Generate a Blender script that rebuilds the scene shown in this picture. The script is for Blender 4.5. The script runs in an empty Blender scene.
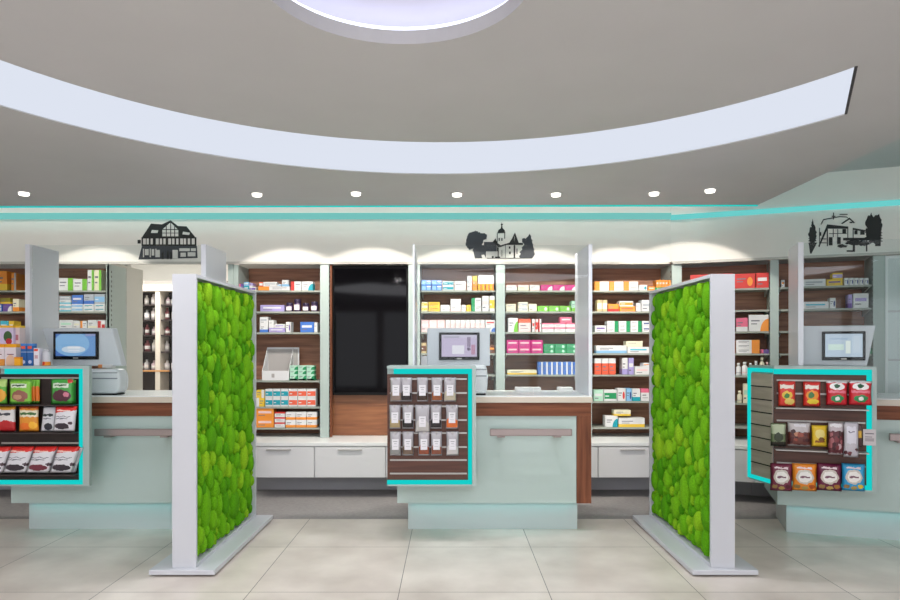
import bpy, bmesh, math, random
from mathutils import Vector, Matrix
random.seed(7)
C = bpy.context.scene.collection
F, HX, HY, H = 659.0, 450.0, 348.0, 1.47
def lin(c):
    def g(v):
        v /= 255.0
        return v/12.92 if v <= .04045 else ((v+.055)/1.055)**2.4
    return (g(c[0]), g(c[1]), g(c[2]), 1.0)

# ------------------------------------------------------------------ materials
MC = {}
def pmat(name, rgb, rough=.5, metal=0, spec=.5, emit=None, es=1.0):
    if name in MC: return MC[name]
    m = bpy.data.materials.new(name); m.use_nodes = True
    b = m.node_tree.nodes['Principled BSDF']
    b.inputs['Base Color'].default_value = lin(rgb)
    b.inputs['Roughness'].default_value = rough
    b.inputs['Metallic'].default_value = metal
    b.inputs['Specular IOR Level'].default_value = spec
    if emit:
        b.inputs['Emission Color'].default_value = lin(emit); b.inputs['Emission Strength'].default_value = es
    MC[name] = m
    return m
def noise_mat(name, c1, c2, scale=(1, 1, 1), nscale=5, rough=.5, bump=0, detail=6, lo=.3, hi=.7, spec=.5, wave=False):
    if name in MC: return MC[name]
    m = pmat(name, c1, rough, spec=spec); nt = m.node_tree; N = nt.nodes; L = nt.links
    b = N['Principled BSDF']
    tc = N.new('ShaderNodeTexCoord'); mp = N.new('ShaderNodeMapping'); mp.inputs['Scale'].default_value = scale
    L.new(tc.outputs['Object'], mp.inputs['Vector'])
    n = N.new('ShaderNodeTexNoise'); n.inputs['Scale'].default_value = nscale; n.inputs['Detail'].default_value = detail
    L.new(mp.outputs[0], n.inputs['Vector'])
    r = N.new('ShaderNodeValToRGB'); r.color_ramp.elements[0].position = lo; r.color_ramp.elements[1].position = hi
    r.color_ramp.elements[0].color = lin(c1); r.color_ramp.elements[1].color = lin(c2)
    L.new(n.outputs['Fac'], r.inputs[0]); L.new(r.outputs[0], b.inputs['Base Color'])
    if bump:
        bp = N.new('ShaderNodeBump'); bp.inputs['Strength'].default_value = bump; bp.inputs['Distance'].default_value = .01
        L.new(n.outputs['Fac'], bp.inputs['Height']); L.new(bp.outputs[0], b.inputs['Normal'])
    return m
def print_mat(base, layers, rough=.45, spec=.4):
    """printed packaging: rectangles ('r') and ellipses ('e') on the front, in generated x/z"""
    key = 'print_' + str((base, tuple(layers), rough))
    if key in MC: return MC[key]
    m = bpy.data.materials.new('print'); m.use_nodes = True; MC[key] = m
    nt = m.node_tree; N = nt.nodes; L = nt.links; b = N['Principled BSDF']
    b.inputs['Roughness'].default_value = rough; b.inputs['Specular IOR Level'].default_value = spec
    b.inputs['Base Color'].default_value = lin(base)
    if not layers: return m
    tc = N.new('ShaderNodeTexCoord'); sp = N.new('ShaderNodeSeparateXYZ'); L.new(tc.outputs['Generated'], sp.inputs[0])
    if rough == .3:     # crumpled foil: the print follows the creases
        nz = N.new('ShaderNodeTexNoise'); nz.inputs['Scale'].default_value = 7; nz.inputs['Detail'].default_value = 3; L.new(tc.outputs['Generated'], nz.inputs['Vector'])
        a1 = N.new('ShaderNodeVectorMath'); a1.operation = 'MULTIPLY_ADD'; L.new(nz.outputs['Color'], a1.inputs[0]); a1.inputs[1].default_value = (.13, .13, .13)
        a2 = N.new('ShaderNodeVectorMath'); a2.operation = 'ADD'; a2.inputs[1].default_value = (-.065, -.065, -.065); L.new(tc.outputs['Generated'], a1.inputs[2]); L.new(a1.outputs[0], a2.inputs[0]); L.new(a2.outputs[0], sp.inputs[0])
        bp = N.new('ShaderNodeBump'); bp.inputs['Strength'].default_value = .5; bp.inputs['Distance'].default_value = .01; L.new(nz.outputs['Fac'], bp.inputs['Height']); L.new(bp.outputs[0], b.inputs['Normal'])
    def M(op, a, bb=None, c=None):
        n = N.new('ShaderNodeMath'); n.operation = op
        for i, v in enumerate((a, bb, c)):
            if v is None: continue
            if isinstance(v, (int, float)): n.inputs[i].default_value = v
            else: L.new(v, n.inputs[i])
        return n.outputs[0]
    u, v = sp.outputs[0], sp.outputs[2]; prev = None
    for ly in layers:
        if ly[0] == 'r':
            _, u0, u1, v0, v1, col = ly
            f = M('MULTIPLY', M('COMPARE', u, (u0+u1)/2, (u1-u0)/2), M('COMPARE', v, (v0+v1)/2, (v1-v0)/2))
        elif ly[0] == 'e':
            _, cu, cv, ru, rv, col = ly
            a = M('POWER', M('ABSOLUTE', M('MULTIPLY', M('SUBTRACT', u, cu), 1/ru)), 2.0)
            d = M('POWER', M('ABSOLUTE', M('MULTIPLY', M('SUBTRACT', v, cv), 1/rv)), 2.0)
            f = M('LESS_THAN', M('ADD', a, d), 1.0)
        else:  # 'd' : slanted top band
            _, v0, k, col = ly
            f = M('GREATER_THAN', M('SUBTRACT', v, M('MULTIPLY', u, k)), v0)
        mx = N.new('ShaderNodeMix'); mx.data_type = 'RGBA'; L.new(f, mx.inputs['Factor'])
        if prev is None: mx.inputs['A'].default_value = lin(base)
        else: L.new(prev, mx.inputs['A'])
        mx.inputs['B'].default_value = lin(col); prev = mx.outputs['Result']
    L.new(prev, b.inputs['Base Color'])
    return m
def emit_mat(name, rgb, s=1.0):
    if name in MC: return MC[name]
    m = bpy.data.materials.new(name); m.use_nodes = True; N = m.node_tree.nodes
    N.clear(); e = N.new('ShaderNodeEmission'); o = N.new('ShaderNodeOutputMaterial')
    e.inputs[0].default_value = lin(rgb); e.inputs[1].default_value = s
    m.node_tree.links.new(e.outputs[0], o.inputs[0]); MC[name] = m
    return m
def glass_mat(name, tint=(250, 252, 252), amt=.42):
    if name in MC: return MC[name]
    m = bpy.data.materials.new(name); m.use_nodes = True; N = m.node_tree.nodes; L = m.node_tree.links
    N.clear(); t = N.new('ShaderNodeBsdfTransparent'); g = N.new('ShaderNodeBsdfGlossy'); g.inputs['Roughness'].default_value = 0
    fr = N.new('ShaderNodeFresnel'); fr.inputs[0].default_value = 1.45; mx = N.new('ShaderNodeMixShader'); o = N.new('ShaderNodeOutputMaterial')
    t.inputs[0].default_value = lin(tint)
    mu = N.new('ShaderNodeMath'); mu.operation = 'MULTIPLY'; mu.inputs[1].default_value = amt
    L.new(fr.outputs[0], mu.inputs[0]); L.new(mu.outputs[0], mx.inputs[0]); L.new(t.outputs[0], mx.inputs[1]); L.new(g.outputs[0], mx.inputs[2]); L.new(mx.outputs[0], o.inputs[0])
    MC[name] = m
    return m
WHITE = pmat('white_lacquer', (224, 224, 226), .35)
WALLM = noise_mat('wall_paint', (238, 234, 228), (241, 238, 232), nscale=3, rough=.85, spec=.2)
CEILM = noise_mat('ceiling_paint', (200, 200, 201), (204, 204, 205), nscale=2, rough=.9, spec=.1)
FRAMEW = pmat('moss_frame_white', (206, 208, 215), .35)
POSTM = pmat('upright_paint', (176, 190, 186), .4)
PANELM = pmat('grey_white_panel', (226, 228, 236), .35)
MINT = pmat('mint_glass_front', (186, 203, 199), .18)
MINT2 = pmat('mint_grey', (168, 184, 181), .35)
SHELFM = pmat('shelf_metal', (160, 165, 156), .4)
BRACKET = pmat('bracket_paint', (196, 200, 196), .4)
WOODB = noise_mat('walnut_back', (132, 88, 70), (184, 130, 100), (.7, 1, 9), 3, .5)
WOODF = noise_mat('walnut_frame', (96, 54, 38), (142, 86, 60), (.7, 1, 12), 3, .5, spec=.25)
WOODV = noise_mat('walnut_frame_vertical', (96, 54, 38), (142, 86, 60), (12, 1, .7), 3, .5, spec=.25)
WOODN = noise_mat('niche_wood', (118, 70, 44), (158, 102, 66), (.7, 1, 9), 3, .4)
SLATW = noise_mat('slat_walnut', (72, 40, 30), (98, 58, 44), (.8, 1, 14), 3, .5)
DARKW = noise_mat('dark_slat', (22, 10, 9), (36, 18, 14), (.8, 1, 10), 3, .5)
GREYW = noise_mat('grey_slat_side', (184, 168, 156), (206, 192, 180), (1, .8, 10), 3, .5)
CHROME = pmat('brushed_metal', (158, 144, 142), .35, .5)
ALU = pmat('aluminium', (176, 172, 168), .4, .4)
CREAMTOP = pmat('cream_top_edge', (212, 200, 186), .4)
TOPW = pmat('worktop_white', (236, 238, 238), .3)
BLACK = pmat('black_plastic', (12, 12, 14), .4, spec=.2)
DARK = pmat('dark_gap', (30, 28, 30), .7)
SCREENB = pmat('black_glass_screen', (5, 4, 7), .05, spec=.12)
GREYPL = pmat('light_grey_plastic', (222, 224, 230), .4)
WHITEPL = pmat('white_plastic', (242, 242, 245), .35)
CYAN = emit_mat('cyan_light', (24, 205, 200), 1.0)
CYANP = emit_mat('pale_cyan_light', (130, 214, 208), .8)
GLASS = glass_mat('clear_glass')
LAMP = emit_mat('lamp_lens', (255, 250, 240), 2.5)
ARCM = emit_mat('arc_light_film', (222, 228, 241), 1.0)

# ------------------------------------------------------------------ mesh helpers
def bx(bm, x0, x1, y0, y1, z0, z1, mi=0):
    vs = [bm.verts.new(p) for p in ((x0,y0,z0),(x1,y0,z0),(x1,y1,z0),(x0,y1,z0),(x0,y0,z1),(x1,y0,z1),(x1,y1,z1),(x0,y1,z1))]
    for f in ((3,2,1,0),(4,5,6,7),(0,1,5,4),(1,2,6,5),(2,3,7,6),(3,0,4,7)):
        fc = bm.faces.new([vs[i] for i in f]); fc.material_index = mi
def prism(bm, pts, a, b, axis='y', mi=0):
    """extrude a 2D outline between a and b along an axis; pts are (x,z) for 'y', (x,y) for 'z', (y,z) for 'x'"""
    def P(p, t): return {'y': (p[0], t, p[1]), 'z': (p[0], p[1], t), 'x': (t, p[0], p[1])}[axis]
    v0 = [bm.verts.new(P(p, a)) for p in pts]; v1 = [bm.verts.new(P(p, b)) for p in pts]
    n = len(pts); fs = [bm.faces.new(v0), bm.faces.new(v1[::-1])]
    for i in range(n): fs.append(bm.faces.new((v0[i], v1[i], v1[(i+1) % n], v0[(i+1) % n])))
    for f in fs: f.material_index = mi
def lathe(bm, prof, seg=16, ox=0, oy=0, mi=0):
    rings = []
    for r, z in prof:
        rings.append([bm.verts.new((ox+r*math.cos(2*math.pi*i/seg), oy+r*math.sin(2*math.pi*i/seg), z)) for i in range(seg)])
    for a, b in zip(rings, rings[1:]):
        for i in range(seg):
            f = bm.faces.new((a[i], a[(i+1) % seg], b[(i+1) % seg], b[i])); f.material_index = mi; f.smooth = True
    f = bm.faces.new(rings[0][::-1]); f.material_index = mi; f = bm.faces.new(rings[-1]); f.material_index = mi
def tube(bm, pts, r, seg=8):
    prev = None
    for k, p in enumerate(pts):
        p = Vector(p); q = Vector(pts[min(k+1, len(pts)-1)]) - Vector(pts[max(k-1, 0)])
        q.normalize(); s = q.cross(Vector((0, 0, 1)))
        if s.length < .01: s = q.cross(Vector((1, 0, 0)))
        s.normalize(); t = q.cross(s)
        ring = [bm.verts.new(p + s*r*math.cos(2*math.pi*i/seg) + t*r*math.sin(2*math.pi*i/seg)) for i in range(seg)]
        if prev:
            for i in range(seg): bm.faces.new((prev[i], prev[(i+1) % seg], ring[(i+1) % seg], ring[i])).smooth = True
        else: bm.faces.new(ring[::-1])
        prev = ring
    bm.faces.new(prev)
def bev(bm, w, seg=2):
    bmesh.ops.bevel(bm, geom=list(bm.edges), offset=w, segments=seg, affect='EDGES', profile=.5)
def obj(name, bm, mats, parent=None, loc=None, rz=0):
    bmesh.ops.recalc_face_normals(bm, faces=bm.faces)
    me = bpy.data.meshes.new(name); bm.to_mesh(me); bm.free()
    for m in (mats if isinstance(mats, (list, tuple)) else [mats]): me.materials.append(m)
    o = bpy.data.objects.new(name, me); C.objects.link(o)
    if parent: o.parent = parent
    if loc: o.location = loc
    if rz: o.rotation_euler.z = rz
    return o
def tag(o, label, cat, group=None, kind=None):
    if label: o['label'] = label
    if cat: o['category'] = cat
    if group: o['group'] = group
    if kind: o['kind'] = kind
    return o
def empty(name, label, cat, loc=(0, 0, 0), rz=0, group=None):
    o = bpy.data.objects.new(name, None); C.objects.link(o); o.location = loc; o.rotation_euler.z = rz
    o.empty_display_size = .1
    return tag(o, label, cat, group)
def struct(name, bm, m, parent=None):
    o = obj(name, bm, m, parent)
    if not parent: o['kind'] = 'structure'
    return o
def boxobj(name, x0, x1, y0, y1, z0, z1, m, parent=None, b=0):
    bm = bmesh.new(); bx(bm, x0, x1, y0, y1, z0, z1)
    if b: bev(bm, b)
    return obj(name, bm, m, parent)

class Frame:
    """a wall- or counter-aligned frame in the room: u along it, v away from the shop floor"""
    def __init__(s, ox, oy, deg):
        a = math.radians(deg); s.ox, s.oy, s.a = ox, oy, a
        s.e1 = (math.cos(a), -math.sin(a)); s.e2 = (math.sin(a), math.cos(a))
    def W(s, u, v, z=0): return Vector((s.ox+u*s.e1[0]+v*s.e2[0], s.oy+u*s.e1[1]+v*s.e2[1], z))
    def at(s, x, y, v=0):
        dx = (x-HX)/F; dz = (HY-y)/F
        t = (v+s.ox*s.e2[0]+s.oy*s.e2[1])/(dx*s.e2[0]+s.e2[1])
        return ((t*dx-s.ox)*s.e1[0]+(t-s.oy)*s.e1[1], H+t*dz)
WF = Frame(0, 6.81, 0); WR = Frame(2.28, 6.81, 20.8)
CL = Frame(-3.497, 5.25, 0); CC = Frame(-.42, 5.25, 0); CR = Frame(2.583, 5.2, 18)

# ------------------------------------------------------------------ room shell
XL, XR, YB = -6.4, 6.4, -6.0
ZC, ZU = 2.80, 3.15
bm = bmesh.new(); bx(bm, XL, XR, YB, 5.665, -.1, 0)
fm = noise_mat('floor_tile', (200, 189, 180), (232, 223, 214), nscale=2.2, rough=.32, detail=8, spec=.4)
nt = fm.node_tree; N = nt.nodes; L = nt.links
tc = N.new('ShaderNodeTexCoord'); sp = N.new('ShaderNodeSeparateXYZ'); L.new(tc.outputs['Object'], sp.inputs[0])
def mth(op, a, b=None):
    n = N.new('ShaderNodeMath'); n.operation = op
    for i, v in enumerate((a, b)):
        if v is None: continue
        if isinstance(v, (int, float)): n.inputs[i].default_value = v
        else: L.new(v, n.inputs[i])
    return n.outputs[0]
def joint(s, off):
    f = mth('FRACT', mth('DIVIDE', mth('ADD', s, 90-off), .9)); return mth('GREATER_THAN', mth('ABSOLUTE', mth('SUBTRACT', f, .5)), .4972)
j = mth('MAXIMUM', joint(sp.outputs[0], -.306), joint(sp.outputs[1], 4.868))
cx = N.new('ShaderNodeCombineXYZ'); L.new(mth('FLOOR', mth('DIVIDE', mth('ADD', sp.outputs[0], 90.306), .9)), cx.inputs[0]); L.new(mth('FLOOR', mth('DIVIDE', mth('ADD', sp.outputs[1], 90-4.868), .9)), cx.inputs[1])
wn = N.new('ShaderNodeTexWhiteNoise'); L.new(cx.outputs[0], wn.inputs['Vector'])
hsv = N.new('ShaderNodeHueSaturation'); L.new(N['Color Ramp'].outputs[0], hsv.inputs['Color']); L.new(mth('ADD', mth('MULTIPLY', wn.outputs['Value'], .09), .955), hsv.inputs['Value'])
mx = N.new('ShaderNodeMix'); mx.data_type = 'RGBA'; L.new(j, mx.inputs['Factor']); L.new(hsv.outputs[0], mx.inputs['A']); mx.inputs['B'].default_value = lin((120, 113, 106))
L.new(mx.outputs['Result'], N['Principled BSDF'].inputs['Base Color'])
struct('floor', bm, fm)
bm = bmesh.new(); bx(bm, XL, XR, 5.665, 11, -.1, -.004)
struct('floor_staff_zone', bm, noise_mat('grey_vinyl', (140, 136, 136), (156, 152, 151), nscale=30, rough=.5))

# lower ceiling with a circular recess and an arc shaped light opening
AO, AI = (-.07, 2.31, 2.735), (-.06, 1.98, 2.28)
def arc(c, a0, a1, n):
    return [(c[0]+c[2]*math.cos(a0+(a1-a0)*i/n), c[1]+c[2]*math.sin(a0+(a1-a0)*i/n)) for i in range(n+1)]
def ang(c, p): return math.atan2(p[1]-c[1], p[0]-c[0])
arc_out = arc(AO, ang(AO, (2.246, 3.738)), math.radians(168), 56)
arc_in = arc(AI, ang(AI, (1.918, 3.103)), math.radians(168), 56)
arc_poly = arc_out + arc_in[::-1]
back_poly = arc((-.07, 0, 3.2), math.radians(200), math.radians(340), 40) + arc((-.07, .9, 1.75), math.radians(200), math.radians(340), 40)[::-1]
circ = arc((-.2, 2.385, .5), 0, 2*math.pi, 64)[:-1]
def ring_edges(bm, pts, z):
    vs = [bm.verts.new((p[0], p[1], z)) for p in pts]
    return vs, [bm.edges.new((vs[i], vs[(i+1) % len(vs)])) for i in range(len(vs))]
bm = bmesh.new(); es = []
outer = [(XL, YB), (2.86, YB), (2.86, 6.12), (XL, 6.2)]
vo, e = ring_edges(bm, outer, ZC); es += e
holes = []
for pl in (arc_poly, circ, back_poly):
    v, e = ring_edges(bm, pl, ZC); es += e; holes.append((v, pl))
bmesh.ops.triangle_fill(bm, use_beauty=True, use_dissolve=False, edges=es)
def wallup(vs, pl, h):
    up = [bm.verts.new((p[0], p[1], ZC+h)) for p in pl]
    for i in range(len(vs)): bm.faces.new((vs[i], vs[(i+1) % len(vs)], up[(i+1) % len(vs)], up[i]))
wallup(vo, outer, .07)
for (v, pl), h in zip(holes, (.006, .06, .006)): wallup(v, pl, h)
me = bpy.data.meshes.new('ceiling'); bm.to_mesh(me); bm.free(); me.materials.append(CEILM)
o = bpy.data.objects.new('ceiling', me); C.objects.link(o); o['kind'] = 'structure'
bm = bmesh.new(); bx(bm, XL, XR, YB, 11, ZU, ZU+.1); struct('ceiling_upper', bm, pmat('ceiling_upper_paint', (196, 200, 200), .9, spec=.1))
# light films
bm = bmesh.new(); prism(bm, arc_poly, ZC+.0065, ZC+.03, 'z')
lt = empty('arc_ceiling_light', 'long curved white light band sweeping across the whole ceiling', 'ceiling light', (0, 0, 0))
obj('light_film', bm, ARCM, lt)
bm = bmesh.new(); o0, o1, i0, i1 = arc_out[0], arc_out[0], arc_in[0], arc_in[0]
prism(bm, [(arc_out[0][0], arc_out[0][1]), (arc_in[0][0], arc_in[0][1]), (arc_in[0][0]-.012, arc_in[0][1]+.006), (arc_out[0][0]-.012, arc_out[0][1]+.006)], ZC-.001, ZC+.006, 'z')
obj('end_trim', bm, pmat('dark_trim', (70, 68, 72), .6), lt)
bm = bmesh.new(); prism(bm, back_poly, ZC+.0065, ZC+.03, 'z')
tag(obj('rear_ceiling_light', bm, emit_mat('rear_light_film', (246, 246, 252), 7.5)), 'wide curved white ceiling light behind the viewpoint, reflected in the counter glass', 'ceiling light')
# round recess with a hidden cove ring
rc = empty('round_ceiling_light', 'round recessed ceiling light with bright cove ring at the top edge', 'ceiling light', (-.2, 2.385, ZC))
bm = bmesh.new(); seg = 64; prof = [(.5, .06), (.64, .06), (.64, .13), (.56, .175), (.4, .19), (.001, .19)]
rings = [[bm.verts.new((r*math.cos(2*math.pi*i/seg), r*math.sin(2*math.pi*i/seg), z)) for i in range(seg)] for r, z in prof]
for a, b in zip(rings, rings[1:]):
    for i in range(seg): bm.faces.new((a[i], a[(i+1) % seg], b[(i+1) % seg], b[i])).smooth = True
obj('dome', bm, pmat('dome_paint', (226, 226, 240), .8), rc)
bm = bmesh.new(); rings = [[bm.verts.new((r*math.cos(2*math.pi*i/seg), r*math.sin(2*math.pi*i/seg), z)) for i in range(seg)] for r, z in ((.53, .063), (.53, .09), (.6, .09), (.6, .063))]
for k in range(4):
    a, b = rings[k], rings[(k+1) % 4]
    for i in range(seg): bm.faces.new((a[i], a[(i+1) % seg], b[(i+1) % seg], b[i]))
obj('led_ring', bm, emit_mat('led_white', (236, 238, 255), 1.75), rc)

# walls
bm = bmesh.new(); bx(bm, XL, WF.W(2.28, 0)[0], 6.81, 6.86, 2.36, ZU); struct('wall_back', bm, WALLM)
bm = bmesh.new(); bx(bm, 0, 3.6, 0, .05, 2.36, ZU)
o = struct('wall_back_angled', bm, WALLM); o.location = WR.W(0, 0); o.rotation_euler.z = -WR.a
bm = bmesh.new(); bx(bm, XL-.1, XL, YB, 11, 0, ZU); struct('wall_left', bm, WALLM)
bm = bmesh.new(); bx(bm, XR, XR+.1, YB, 11, 0, ZU); struct('wall_right', bm, WALLM)
bm = bmesh.new(); bx(bm, -2.32, XR, 7.25, 7.35, 0, ZU); struct('wall_behind_shelves', bm, WALLM)
bm = bmesh.new(); bx(bm, XL, -3.56, 7.25, 7.35, 0, ZU); struct('wall_behind_left_shelves', bm, WALLM)
bm = bmesh.new(); bx(bm, XL, XR, 10.9, 11, 0, ZU); struct('wall_storeroom', bm, WALLM)
bm = bmesh.new(); bx(bm, -2.3, -2.2, 7.35, 10.9, 0, ZU); struct('wall_storeroom_side', bm, WALLM)
# rear shop front with three daylight openings
bm = bmesh.new(); bx(bm, XL, XR, YB-.1, YB, 0, .25); bx(bm, XL, XR, YB-.1, YB, 2.55, ZU)
for x in (-6.4, -2.2, 2.0, 6.2): bx(bm, x, x+.2, YB-.1, YB, .25, 2.55)
struct('wall_shopfront', bm, WALLM)
# light band on the wall and on the ceiling edge
bm = bmesh.new(); bx(bm, XL, 2.28, 6.79, 6.81, 2.80, 2.862); struct('trim_1', bm, CYANP)
bm = bmesh.new(); bx(bm, 0, 3.6, -.02, 0, 2.79, 2.84); o = struct('trim_2', bm, emit_mat('cyan_band', (112, 214, 211), .9)); o.location = WR.W(0, 0); o.rotation_euler.z = -WR.a
bm = bmesh.new(); vs = [(XL, 6.2), (2.86, 6.12), (2.86, 6.135), (XL, 6.215)]; prism(bm, vs, ZC-.012, ZC+.01, 'z'); struct('trim_3', bm, CYAN)
# reveal lining of the opening to the storeroom, shadow line under the fascia painted as greyer strips
bm = bmesh.new(); bx(bm, -3.545, -3.52, 6.81, 7.55, 0, 2.36); struct('wall_passage_left', bm, pmat('reveal_paint', (206, 203, 196), .25))
bm = bmesh.new(); bx(bm, XL, 2.26, 6.79, 6.812, 2.335, 2.36); struct('trim_4', bm, pmat('fascia_shadow_strip', (196, 192, 186), .5))
bm = bmesh.new(); bx(bm, .02, 3.5, -.02, .002, 2.335, 2.36); o = struct('trim_5', bm, pmat('fascia_shadow_strip', (196, 192, 186), .5)); o.location = WR.W(0, 0); o.rotation_euler.z = -WR.a

# ------------------------------------------------------------------ shelving
ORD = ['top', 'second', 'third', 'fourth', 'fifth', 'sixth', 'seventh', 'eighth']
brk = None
def bracket_mesh():
    bm = bmesh.new(); prism(bm, [(.02, 0), (.30, 0), (.30, -.055), (.22, -.035), (.05, -.012)], -.006, .006, 'x')
    bmesh.ops.recalc_face_normals(bm, faces=bm.faces); me = bpy.data.meshes.new('bracket'); bm.to_mesh(me); bm.free(); me.materials.append(BRACKET); return me
BRK = bracket_mesh()
def upright(fr, u0, u1, parent, side=None):
    bm = bmesh.new(); bx(bm, u0, u1, .0, .36, .545, 2.335)
    z = .6
    while z < 2.3:      # slots along both edges
        for uu in (u0-.002, u1-.004): bx(bm, uu, uu+.006, .03, .045, z, z+.022, 1)
        z += .05
    return obj('upright', bm, [POSTM, pmat('slot_dark', (96, 96, 96), .7)], parent)
def unit(fr, u0, u1, zs, label, uprights, back=WOODB, zbot=.545):
    t = empty('shelving_unit', label, 'shelving', fr.W(0, 0), -fr.a, 'walnut backed wall shelving bays')
    boxobj('back_panel', u0-(.12 if fr is WR and u0 < .5 else 0), u1, .36, .38, zbot, 2.335, back, t)
    for z in zs:
        s = boxobj('shelf', u0+.004, u1-.004, .035, .355, z-.018, z, SHELFM, t)
        for uu in (u0+.02, u1-.02):
            b = bpy.data.objects.new('bracket', BRK); C.objects.link(b); b.parent = t; b.location = (uu, .03, z-.019)
    for a, b in uprights: upright(fr, a, b, t)
    return t
def zy(y, d=6.85): return H-(y-HY)*d/F
Z1, Z2, Z3, Z4, Z5 = 2.068, 1.85, 1.636, 1.415, 1.193
def U(x): return (x-HX)*6.81/F
SH = {
 'A': (WF, U(-60), U(28), [Z1, Z2, Z3, Z4, Z5, .95, .72]),
 'B': (WF, U(36), U(106), [Z1, Z2, zy(329), Z4, Z5, .95, .72]),
 'C': (WF, U(238), U(320), [Z1, Z2, zy(332.3), zy(380.5), zy(406.7), zy(427.7)]),
 'D': (WF, U(420), U(496), [Z1, Z2, Z3, Z4, Z5, .95, .72]),
 'E': (WF, U(505), U(583), [Z1, Z2, Z3, Z4, Z5, .95, .72]),
 'F': (WF, U(592), U(672), [Z1, Z2, Z3, Z4, Z5, zy(401.2), zy(427.3)]),
 'G': (WR, .135, .928, [Z1, Z2, Z3, Z4, Z5, zy(401.2), .68]),
 'H': (WR, 1.006, 1.8, [Z1, Z2, Z3, Z4, Z5, .95, .7]),
}
UL = {
 'A': ('walnut backed shelving bay at the left picture edge, beyond the tall grey panel', [(U(28)+.001, U(36)-.001)]),
 'B': ('shelving bay with green and blue boxes left of the storeroom opening', [(U(106)+.001, U(109.5))]),
 'C': ('shelving bay between left moss screen and black display, with purple-lidded jars', [(U(228), U(233)), (U(320)+.001, U(329)-.001)]),
 'D': ('shelving bay behind the middle monitor, right of the black display', [(U(408)+.004, U(420)-.001)]),
 'E': ('shelving bay with magenta and green boxes behind middle counter glass', [(U(496)+.001, U(505)-.001), (U(583)+.001, U(592)-.001)]),
 'F': ('shelving bay with orange boxes just left of the right moss screen', [(U(672)+.001, U(682)-.003)]),
 'G': ('shelving bay with red boxes just right of the right moss screen', [(.929, 1.005)]),
 'H': ('shelving bay behind the right monitor and tall white panel', [(1.801, 1.895)]),
}
for k in SH:
    fr, a, b, zs = SH[k]; un = unit(fr, a, b, zs, UL[k][0], UL[k][1])
    if k == 'C': boxobj('side_panel', U(233)+.001, U(238)-.001, .01, .36, .545, 2.33, POSTM, un)

PAL = {'white': (224, 224, 225), 'cream': (232, 226, 200), 'orange': (240, 150, 60), 'yellow': (238, 200, 70), 'red': (214, 60, 56), 'blue': (70, 120, 205),
       'lightblue': (140, 190, 228), 'teal': (30, 160, 178), 'green': (40, 150, 95), 'lime': (120, 195, 60), 'pink': (226, 110, 140), 'magenta': (200, 50, 130),
       'purple': (110, 84, 160), 'lavender': (172, 160, 215), 'grey': (176, 182, 190), 'mint': (180, 222, 200), 'beige': (208, 186, 140), 'olive': (150, 140, 50),
       'turquoise': (80, 190, 215), 'coral': (232, 100, 72), 'black': (30, 30, 34), 'rose': (240, 205, 205), 'navy': (40, 60, 130), 'brown': (110, 70, 50)}
CN = {'lightblue': 'pale-blue'}
STW = {'b': 'base stripe', 'l': 'left panel', 't': 'top band', 'r': 'right panel', 'm': 'middle stripe', 'x': 'lettering', 'd': 'dot', 'c': 'corner', '2': 'blocks', 'p': ''}
def layers(base, acc, st):
    a = PAL[acc]; g = (120, 120, 130) if base != 'black' else (200, 200, 200)
    tx = [('r', .12, .55, .6, .68, g), ('r', .12, .42, .42, .48, g)]
    return {'b': tx+[('r', 0, 1, 0, .34, a)], 't': [('r', 0, 1, .7, 1, a), ('r', .15, .6, .45, .53, g), ('r', .15, .8, .25, .29, g)],
            'l': [('r', 0, .35, 0, 1, a), ('r', .45, .9, .6, .7, g), ('r', .45, .75, .35, .42, g)],
            'r': [('r', .66, 1, 0, 1, a), ('r', .1, .55, .6, .7, g), ('r', .1, .45, .35, .42, g)],
            'm': [('r', .03, .97, .2, .74, a), ('r', .1, .4, .4, .5, PAL['white'])],
            'x': [('r', .12, .86, .45, .68, a), ('r', .12, .5, .22, .3, g)],
            'd': tx+[('e', .75, .45, .13, .3, a)], 'c': tx+[('e', 1, 0, .42, .75, a)],
            '2': [('r', .06, .45, .12, .88, a), ('r', .55, .94, .12, .5, a), ('r', .55, .94, .6, .88, (240, 240, 240))], 'p': [('r', .12, .6, .6, .66, g)]}[st]
BAYN = {'A': 'bay at left edge', 'B': 'bay left of storeroom', 'C': 'bay left of black display', 'D': 'bay behind middle monitor', 'E': 'bay behind middle glass',
        'F': 'left of right moss screen', 'G': 'right of right moss screen', 'H': 'bay behind right monitor'}
NUM = ['first', 'second', 'third', 'fourth', 'fifth', 'sixth', 'seventh', 'eighth', 'ninth', 'tenth', 'eleventh', 'twelfth']
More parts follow.
